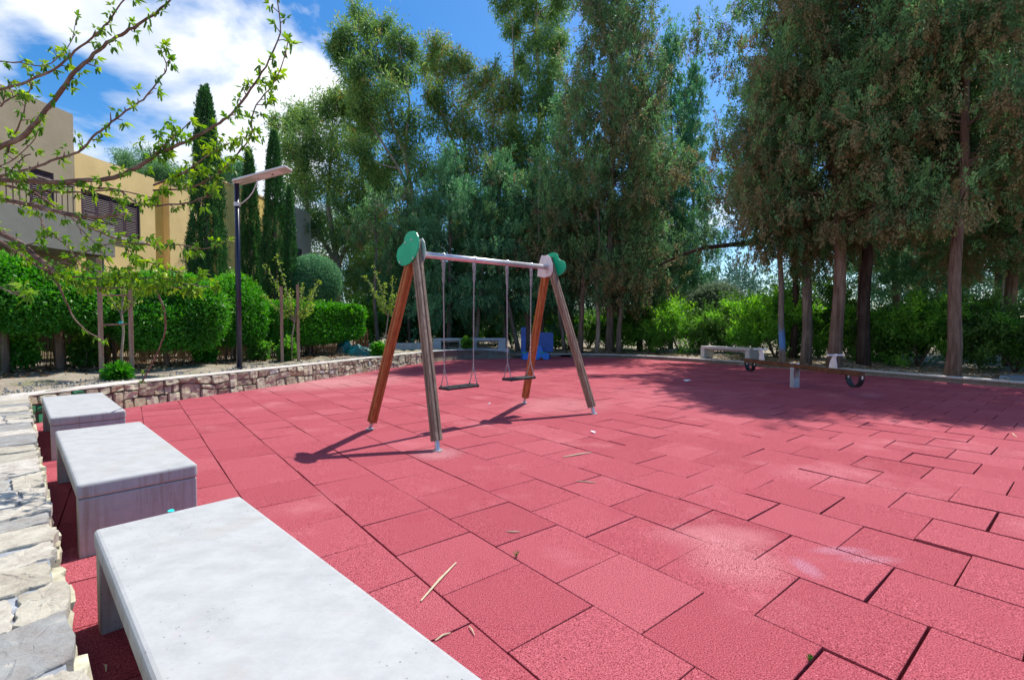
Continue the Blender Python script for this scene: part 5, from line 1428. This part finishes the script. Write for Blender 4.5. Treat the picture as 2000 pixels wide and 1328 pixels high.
euc(900, 27, [(850, 90, 24), (870, 130, 32), (905, 120, 26), (950, 150, 32), (990, 165, 26), (920, 190, 42), (970, 210, 40), (870, 230, 42), (930, 260, 45), (990, 280, 45), (890, 320, 48), (950, 340, 50), (850, 180, 34), (835, 130, 22), (840, 400, 45), (900, 420, 45)],
    [([(905, 680), (900, 500), (915, 350), (900, 200)], .22, .04), ([(900, 500), (960, 360), (965, 200)], .12, .03), ([(915, 350), (865, 230), (865, 130)], .09, .03)],
    'eucalyptus with a reddish brown dry top in the middle of the row', 203, tint=lambda d, rg: np.clip(np.where(rg.random(len(d)) < .22, .94 + rg.normal(0, .03, len(d)), .5 + .2 * d[:, 2] + rg.normal(0, .16, len(d))), 0, 1))
euc(1040, 28, [(985, 8, 28), (1035, 15, 36), (1080, 30, 26), (1005, 60, 22), (1050, 85, 38), (1062, 150, 36), (1035, 200, 40), (1085, 205, 30), (1015, 260, 42), (1070, 290, 42), (1040, 350, 45), (1000, 330, 40), (1050, -40, 42), (995, -45, 28), (1090, 80, 20), (1080, 130, 24), (1020, 130, 22), (1100, -10, 20)],
    [([(1045, 680), (1040, 400), (1055, 230), (1048, 60), (1045, -60)], .24, .04), ([(1040, 400), (1010, 280), (1000, 40)], .10, .03)], 'tallest eucalyptus, left of the huge cypress, cut by the top edge', 204, ks=14)
euc(290, 34, [(255, 325, 26), (240, 312, 18), (290, 320, 26), (320, 335, 26), (345, 345, 20), (275, 345, 26), (310, 360, 26), (375, 350, 18)],
    [([(295, 640), (292, 450), (290, 340)], .22, .08)], 'rounded dark tree top rising behind the house roof', 205, leaf=LF_CYP, tint=lambda d, rg: np.clip(.3 + .15 * d[:, 2] + rg.normal(0, .08, len(d)), 0, .55))
euc(455, 32, [(440, 340, 26), (465, 330, 20), (455, 365, 26), (425, 360, 18)], [([(450, 640), (450, 480), (450, 350)], .18, .06)], 'small rounded tree top between the two tallest narrow cypresses', 206, leaf=LF_BALL)

# ---- undergrowth behind the kerb
GW = 'wild green bushes growing behind the kerb and the curved wall'
MAT_DKSH = leafmat('dark_shrub_leaf', [(0.0, (0.03, 0.075, 0.02)), (0.5, (0.07, 0.16, 0.04)), (1.0, (0.15, 0.30, 0.06))], 0.35)
def wild(name, loc, R_, h, label, group, seed, leaf, L, W, n=46):
    rg = np.random.default_rng(seed); root = empty(name, loc, label, 'shrub', group); org = np.array(tuple(loc))
    cen, rad = [], []
    for k in range(n):
        a = rg.uniform(0, 6.28); r = rg.random() ** .6 * R_; z = h * (1 - .45 * (r / R_) ** 2) * rg.random() ** .55
        cen.append((math.cos(a) * r, math.sin(a) * r * .8, max(.12, z))); rad.append(rg.uniform(.20, .42))
    mb = MB()
    tufts(mb, np.array(cen) + org, rad, 22, 12, .17, L, W, rg, lambda d, r2: .45 + .3 * d[:, 2] + r2.normal(0, .2, len(d)), up=.9, flat=1.2)
    # arching stems with leaves along them, sticking out of the mass
    for k in range(26):
        a = rg.uniform(0, 6.28); o_ = Vector((math.cos(a), math.sin(a), 0)); l_ = rg.uniform(.8, 1.25)
        b0 = Vector((math.cos(a) * R_ * .3, math.sin(a) * R_ * .3, h * .35))
        P_ = [b0 + o_ * (R_ * .8 * l_) * s_ + UP * (h * .95 * l_ * s_ - .5 * h * s_ * s_) for s_ in np.linspace(0, 1, 14)]
        C_ = np.repeat(np.array([tuple(p) for p in P_]), 11, 0) + org + rg.normal(0, .05, (14 * 11, 3))
        leaf_quads(mb, C_, rg.normal(0, 1, C_.shape) + np.array([o_.x, o_.y, 0]) * .6, L * 1.1, W, np.clip(rg.normal(.65, .2, len(C_)), 0, 1), rg)
    mb.build('foliage', leaf, root, origin=Vector(loc))
    for k in range(5):
        a = rg.uniform(0, 6.28); e = Vector((math.cos(a) * R_ * .6, math.sin(a) * R_ * .5, h * .7))
        MB().tube([Vector(loc) - UP * .05, Vector(loc) + e * .5 + UP * .1, Vector(loc) + e], [.03, .022, .01], 6).build('stem', MAT_BARK, root, smooth=True, origin=Vector(loc))
    return root
sh0 = wild('wild_bush', T3(1330, 20.6), 1.75, 2.1, 'wild green bush between the huge cypress and the pale bench', GW, 301, LF_SHRUB, .14, .040)
sh1 = wild('wild_bush', T3(1515, 17.8), 1.55, 2.3, 'bright green bush behind the right end of the pale bench', GW, 302, LF_SHRUB, .12, .055)
sh2 = wild('wild_bush', T3(1420, 20.0), 1.6, 1.9, 'dark leafy bush low in front of the silvery shrub', GW, 304, MAT_DKSH, .11, .05, 40)
sh3 = wild('wild_bush', T3(1600, 17.6), 1.3, 3.0, 'tall dark bush behind the straight grey pink trunk', GW, 305, MAT_DKSH, .12, .045, 50)
bush('olive_shrub', T3(1402, 22.0), 1.45, 1.0, 1.35, 1.75, 'silvery grey green shrub rising behind the pale bench', None, 303, 12000, .13, .03, LF_OLIVE, MAT_BARK, .04, 3, shag=.6, lay=.2, bottom=-.9)
W_ = [(sh0, 1250, 22.5, .7, .9, 'bush directly right of the huge cypress trunk'), (sh3, 1475, 20.4, 2.2, .85, 'tall bush behind the pale bench seat'), (sh3, 1270, 22.0, 4.1, .8, 'tall thin bush right of the huge cypress'),
      (sh1, 1660, 16.2, 5.2, .72, 'bush behind the thick reddish trunk'), (sh2, 1735, 15.4, 1.0, .85, 'bush right of the dark trunk'), (sh1, 1795, 14.0, 3.0, .85, 'brightest green bush left of the nearest trunk'),
      (sh3, 1915, 13.4, .4, .72, 'bush right of the nearest trunk'), (sh2, 1985, 12.2, 2.0, .8, 'bush at the right edge behind the blue slab'), (sh0, 2090, 11.4, 5.0, .7, 'bush just beyond the right edge'),
      (sh1, 1215, 25.0, 1.6, .9, 'bush behind the pale trunks of the huge cypress'), (sh2, 1150, 25.5, 3.4, .95, 'bush behind the outer right swing post'), (sh1, 1085, 25.0, 5.5, .9, 'bush behind the blue panel'),
      (sh3, 1000, 25.5, .2, .95, 'bush behind the blue post and leaning trunk'), (sh1, 940, 26.0, 2.8, .9, 'bush above the right far bench'), (sh2, 880, 26.0, 4.6, 1.0, 'bush above the left far bench'),
      (sh1, 820, 25.0, 1.3, 1.0, 'bush behind the left swing post'), (sh3, 765, 24.0, 3.9, 1.0, 'bush behind the sapling near the left swing leg'), (sh1, 705, 22.5, 5.9, 1.0, 'bush behind the picket fence')]
for (src, u, Y, rz, s, lab) in W_: copy_tree(src, T3(u, Y), rz, (s, s, s), lab)

# ---- far wood: one mass
rgf = np.random.default_rng(77)
mb = MB(); cen, rad = [], []
for k in range(1900):
    u = rgf.uniform(520, 2200); Y = rgf.uniform(42, 60)
    top_ = (7.2 if 1290 < u < 1470 else 13.0) + 1.2 * math.sin(u * .021) + 1.0 * math.sin(u * .057 + 1)
    z = rgf.random() ** .9 * top_
    cen.append(((u - 1000) / F_PX * Y, Y, z)); rad.append(rgf.uniform(.9, 1.6) * (1 if z < top_ * .8 else .6))
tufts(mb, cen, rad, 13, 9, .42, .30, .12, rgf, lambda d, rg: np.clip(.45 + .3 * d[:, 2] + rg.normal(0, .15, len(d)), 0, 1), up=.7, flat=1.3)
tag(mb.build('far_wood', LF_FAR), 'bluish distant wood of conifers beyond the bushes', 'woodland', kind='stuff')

# ---- leaf litter and pebbles on the bed (uncountable)
rl = np.random.default_rng(66); mb = MB(); C = []
bedp = Path([L3(-100, 8.3), L3(60, 9.3), L3(250, 10.6), L3(420, 11.9), L3(560, 13.0), L3(672, 15.0)])
for k in range(5200):
    p, s_, t = bedp.at(rl.random() * bedp.L); C.append(tuple(p + s_ * rl.normal(-.15, .55) + UP * abs(rl.normal(.02, .015))))
for k in range(3500):
    a = rl.random(); p, s_, t = Path(KERB_S).at(a * Path(KERB_S).L * .75); q = p - s_ * (.3 + abs(rl.normal(0, 1.2))); C.append((q.x, q.y, .13 + rl.random() * .03))
C = np.array(C); D = rl.normal(0, 1, C.shape) * np.array([1, 1, .25])
leaf_quads(mb, C, D, .085 * (.5 + rl.random(len(C))), .035, rl.random(len(C)), rl)
tag(mb.build('leaf_litter', LF_LITTER), 'dry leaf litter under the hedge and trees', 'leaf litter', kind='stuff')
mb = MB()
for k in range(900):
    p, s_, t = Path(WALL_S).at(rl.random() * Path(WALL_S).L); q = p - s_ * (.3 + abs(rl.normal(0, .5))); r = rl.uniform(.008, .028)
    a = rl.uniform(0, 6.28); pts = [(math.cos(a + k2 * 1.05) * r * rl.uniform(.7, 1.1), math.sin(a + k2 * 1.05) * r * rl.uniform(.6, 1)) for k2 in range(6)]
    vs = [Vector((q.x + x, q.y + y, .36)) for x, y in pts] + [Vector((q.x + x * .6, q.y + y * .6, .375 + r * .7)) for x, y in pts]
    mb.add(vs, [(6, 7, 8, 9, 10, 11)] + [(i, (i + 1) % 6, 6 + (i + 1) % 6, 6 + i) for i in range(6)], rl.random())
tag(mb.build('pebbles', MAT_PATHSTONE), 'pale pebbles scattered on the planting bed', 'pebbles', kind='stuff')

# ================================================================== MULBERRY with young leaves, upper left
rm = np.random.default_rng(404)
mt = Vector((-4.4, 3.1, .39))
mr = empty('mulberry_tree', mt, 'branching tree with fresh yellow green leaves reaching in from the left', 'tree')
tb = MB()
hub = mt + Vector((.15, 0, 1.75))
tb.tube([mt - UP * .1, mt + Vector((.03, .02, .9)), hub], [.13, .10, .09], 14)
BR = [  # (pixels, depth at start, depth at end, r0, r1, leafiness)
    ([(-60, 195), (0, 175), (52, 159), (105, 136), (147, 101), (189, 66), (217, 35), (255, -15)], 2.9, 2.6, .011, .004, 1.0),
    ([(-70, 320), (0, 287), (45, 266), (80, 227), (115, 185), (140, 147), (175, 115), (210, 84), (245, 63), (280, 42), (315, 17), (352, -20)], 2.8, 2.5, .020, .005, .7),
    ([(0, 345), (60, 330), (112, 311), (154, 297), (182, 266), (210, 245), (245, 217), (280, 196), (304, 164), (325, 136), (315, 98)], 2.9, 2.5, .010, .003, 1.1),
    ([(-80, 342), (0, 350), (70, 355), (140, 355), (210, 350), (252, 336), (287, 315), (315, 297), (367, 276), (420, 245), (451, 224), (490, 175), (518, 130), (546, 63), (541, -5)], 3.0, 2.5, .022, .003, 1.0),
    ([(287, 315), (320, 285), (345, 262), (372, 238)], 2.75, 2.6, .006, .003, 1.6),
    ([(300, 362), (350, 343), (390, 315), (430, 290), (455, 275)], 2.85, 2.6, .008, .003, 1.6),
    ([(300, 372), (370, 367), (420, 343), (455, 311), (490, 266), (493, 217), (525, 175), (546, 140), (562, 84)], 2.9, 2.5, .007, .003, 1.5),
    ([(100, 355), (175, 366), (231, 371), (273, 399), (350, 399), (395, 388), (423, 376)], 3.0, 2.7, .010, .004, .9),
    ([(-70, 372), (0, 389), (70, 402), (140, 420), (196, 423), (247, 418)], 3.0, 2.8, .019, .014, .4),
    ([(-60, 352), (0, 360), (60, 372), (150, 376), (230, 372), (300, 388)], 3.1, 2.9, .012, .004, .7),
    ([(-60, 422), (0, 456), (35, 473), (87, 515), (126, 540), (164, 557)], 3.1, 2.9, .026, .014, .3),
    ([(-60, 440), (15, 480), (50, 505), (90, 528), (140, 548)], 3.15, 3.0, .014, .008, .5),
    ([(126, 540), (175, 543), (245, 543), (315, 543), (364, 554), (420, 562)], 2.95, 2.8, .007, .003, 1.7),
    ([(150, 559), (210, 563), (287, 561), (381, 563)], 2.95, 2.85, .008, .004, 1.6),
    ([(87, 519), (100, 538), (115, 560), (140, 612), (168, 645), (203, 664)], 3.0, 3.1, .010, .004, .15),
    ([(300, 562), (310, 578), (322, 610), (322, 648), (308, 687), (290, 722), (278, 745)], 4.9, 5.3, .013, .009, .05),
    ([(60, 372), (100, 400), (150, 432), (190, 452), (240, 470), (300, 480), (350, 478), (400, 486), (446, 470)], 3.05, 2.8, .009, .003, .9),
    ([(20, 500), (45, 482), (80, 470), (105, 455)], 3.0, 2.9, .006, .003, .9),
    ([(100, 520), (150, 500), (205, 478), (262, 474), (310, 482)], 3.0, 2.8, .006, .003, .9),
    ([(70, 402), (80, 430), (95, 455), (130, 480), (160, 520), (190, 540)], 3.1, 3.0, .006, .003, .9),
    ([(0, 209), (20, 192), (45, 184)], 2.8, 2.7, .006, .003, 1.2),
    ([(10, 300), (30, 262), (45, 225), (60, 160)], 2.9, 2.8, .007, .003, .8),
    ([(-30, 330), (25, 312), (60, 280), (78, 250)], 2.8, 2.7, .005, .002, .4),
    ([(-60, 120), (0, 120), (50, 125), (90, 128), (135, 92), (150, 35)], 3.0, 2.7, .006, .002, .7),
    ([(-60, 545), (0, 562), (30, 575), (52, 582)], 2.2, 2.1, .005, .003, .8),
    ([(60, 300), (40, 312), (20, 340)], 2.9, 2.9, .005, .003, .6),
    ([(150, 440), (180, 470), (210, 510), (230, 545)], 3.0, 2.9, .004, .002, 1.2),
    ([(240, 480), (270, 500), (310, 520), (350, 530)], 2.9, 2.8, .004, .002, 1.6),
]
spots = []
for (px, y0, y1, r0, r1, lf) in BR:
    n = len(px); pts = []
    for i, (u, v) in enumerate(px): pts.append(at(u, v, y0 + (y1 - y0) * i / (n - 1) + .03 * math.sin(i * 1.7 + u)))
    if px[0][0] < -20: pts = [hub, hub.lerp(pts[0], .5) + UP * .08] + pts; rr = [r0 * 1.8, r0 * 1.4] + [r0 + (r1 - r0) * i / (n - 1) for i in range(n)]
    else: rr = [r0 + (r1 - r0) * i / (n - 1) for i in range(n)]
    # smooth subdivision with small kinks
    P2, R2 = [], []
    for i in range(len(pts) - 1):
        p0 = pts[max(0, i - 1)]; p1 = pts[i]; p2 = pts[i + 1]; p3 = pts[min(len(pts) - 1, i + 2)]
        for k in range(4):
            t = k / 4; q = 0.5 * ((2 * p1) + (p2 - p0) * t + (2 * p0 - 5 * p1 + 4 * p2 - p3) * t * t + (3 * p1 - p0 - 3 * p2 + p3) * t ** 3)
            P2.append(q + Vector(rm.normal(0, .0022, 3))); R2.append((rr[i] + (rr[i + 1] - rr[i]) * t) * rm.uniform(.70, .84))
    P2.append(pts[-1]); R2.append(rr[-1])
    tb.tube(P2, R2, 7)
    # nodes with short spurs
    acc = 0; start = 8 if px[0][0] < -20 else 0
    for i in range(start, len(P2) - 1):
        seg = (P2[i + 1] - P2[i]).length; acc += seg
        if acc > .038 * rm.uniform(.7, 1.3) and rm.random() < .92 * min(1, lf + .2):
            acc = 0; d = (P2[i + 1] - P2[i]).normalized(); o_ = Vector(rm.normal(0, 1, 3)); o_ = (o_ - d * o_.dot(d)).normalized()
            sl_ = rm.uniform(.015, .05); e = P2[i] + (o_ + d * .8).normalized() * sl_
            tb.tube([P2[i], e], [min(.004, R2[i] * .8), .002], 5)
            for _ in range(1 + int(lf > 1.2) + int(lf > 1.5)): spots.append((e + Vector(rm.normal(0, .02 if lf > 1 else .004, 3)), (o_ + d).normalized(), lf))
    spots.append((P2[-1], (P2[-1] - P2[-2]).normalized(), lf))
# cut end
tb.build('trunk', MAT_TWIG, mr, smooth=True, origin=mt)
lb = MB(); Cc, Dd, Ll, Tt, Sd = [], [], [], [], []
kb = MB()
for (p, d, lf) in spots:
    tone = rm.uniform(.15, .9)
    for k in range(rm.integers(3, 6)):
        dd = (d * .7 + Vector(rm.normal(0, .7, 3)) + Vector((0, 0, .05))).normalized()
        ref = Vector(rm.normal(0, 1, 3)); s_ = dd.cross(ref).normalized()
        Lf = rm.uniform(.020, .056) * (.8 + .2 * min(lf, 1.6)); c = p + dd * .008
        for (an, sc2, w) in ((0, 1.0, .34), (.62, .62, .34), (-.62, .62, .34)):
            q = dd * math.cos(an) + s_ * math.sin(an)
            nrm_v = dd.cross(s_)
            tip = c + q * Lf * sc2 - UP * Lf * .22 * sc2; mid = c + q * Lf * .5 * sc2; sw_ = q.cross(nrm_v).normalized()
            fold = nrm_v * Lf * .07
            vs = [c, mid + sw_ * Lf * w * .5 * sc2 + fold, tip, mid - sw_ * Lf * w * .5 * sc2 + fold, mid]
            lb.add(vs, [(0, 1, 2, 4), (0, 4, 2, 3)], float(np.clip(tone + rm.normal(0, .12), 0, 1)))
    for k in range(rm.integers(1, 5)):        # catkins hang below
        a = p + Vector(rm.normal(0, .008, 3)); ln = rm.uniform(.018, .045); sw2 = Vector(rm.normal(0, .25, 3)); b = a + (sw2 - UP).normalized() * ln
        lb.tube([a, a.lerp(b, .2), a.lerp(b, .8), b], [.0012, .0046, .0044, .0016], 5, float(rm.uniform(.05, .6)))
lb.build('crown', LF_MULB, mr, origin=mt)

# ================================================================== small things on the mats
rs = np.random.default_rng(12)
GD = 'dry straws lying on the red mats'
def straw(a, b, lab, r=.004):
    a = gnd(*a, .006); b = gnd(*b, .006); m1 = a.lerp(b, .5) + Vector((rs.normal(0, .006), rs.normal(0, .006), .003))
    tag(MB().tube([a, m1, b], [r * .6, r, r * .5], 5).build('straw', MAT_STRAW), lab, 'straw', GD)
straw((822, 1173), (891, 1098), 'longest pale straw, just right of the nearest bench', .006)
straw((1101, 892), (1155, 883), 'pale straw on the mats right of the near swing post', .008)
straw((1127, 939), (1164, 942), 'short straw below the one right of the near swing post', .006)
straw((990, 1037), (1015, 1038), 'short straw in the middle of the near mats', .005)
straw((850, 1250), (880, 1235), 'short straw beside the near edge of the nearest bench', .004)
straw((916, 1222), (927, 1240), 'tiny straw right of the nearest bench edge', .003)
straw((1978, 846), (1986, 853), 'tiny pale straw near the right edge of the mats', .006)
straw((203, 1298), (207, 1310), 'tiny straw in the shadow left of the nearest bench', .004)
def scrap(c, r, lab, mat=MAT_PAPER, cat='litter'):
    mb = MB(); pts = []
    for k in range(9):
        a = 2 * math.pi * k / 9; pts.append(c + Vector((math.cos(a) * r * rs.uniform(.6, 1.2), math.sin(a) * r * rs.uniform(.5, 1), rs.uniform(.004, .03))))
    vs = pts + [c + UP * .03]; mb.add(vs, [(k, (k + 1) % 9, 9) for k in range(9)]); tag(mb.build('paper_scrap', mat), lab, cat, 'paper scraps on the red mats')
scrap(gnd(1343, 744), .10, 'white paper scrap on the mats in the tree shadow left of the seesaw')
scrap(gnd(1158, 846), .03, 'small white scrap right of the swing shadow')
scrap(gnd(956, 790), .025, 'tiny white scrap between the swing seats and their shadow')
mb = MB(); c = gnd(1008, 1087)
for k in range(16): a = rs.uniform(0, 6.28); mb.tube([c, c + Vector((math.cos(a) * .018, math.sin(a) * .018, .028))], .0012, 4)
tag(mb.build('weed', LF_HEDGE), 'tiny weed sprouting from a joint between the near mats', 'weed')
mb = MB(); c = gnd(1581, 1290)
for k in range(14): a = rs.uniform(0, 6.28); mb.tube([c, c + Vector((math.cos(a) * .012, math.sin(a) * .012, .02))], .0014, 4)
tag(mb.build('weed', LF_HEDGE), 'tiny green weed in a wide joint at the bottom right', 'weed')
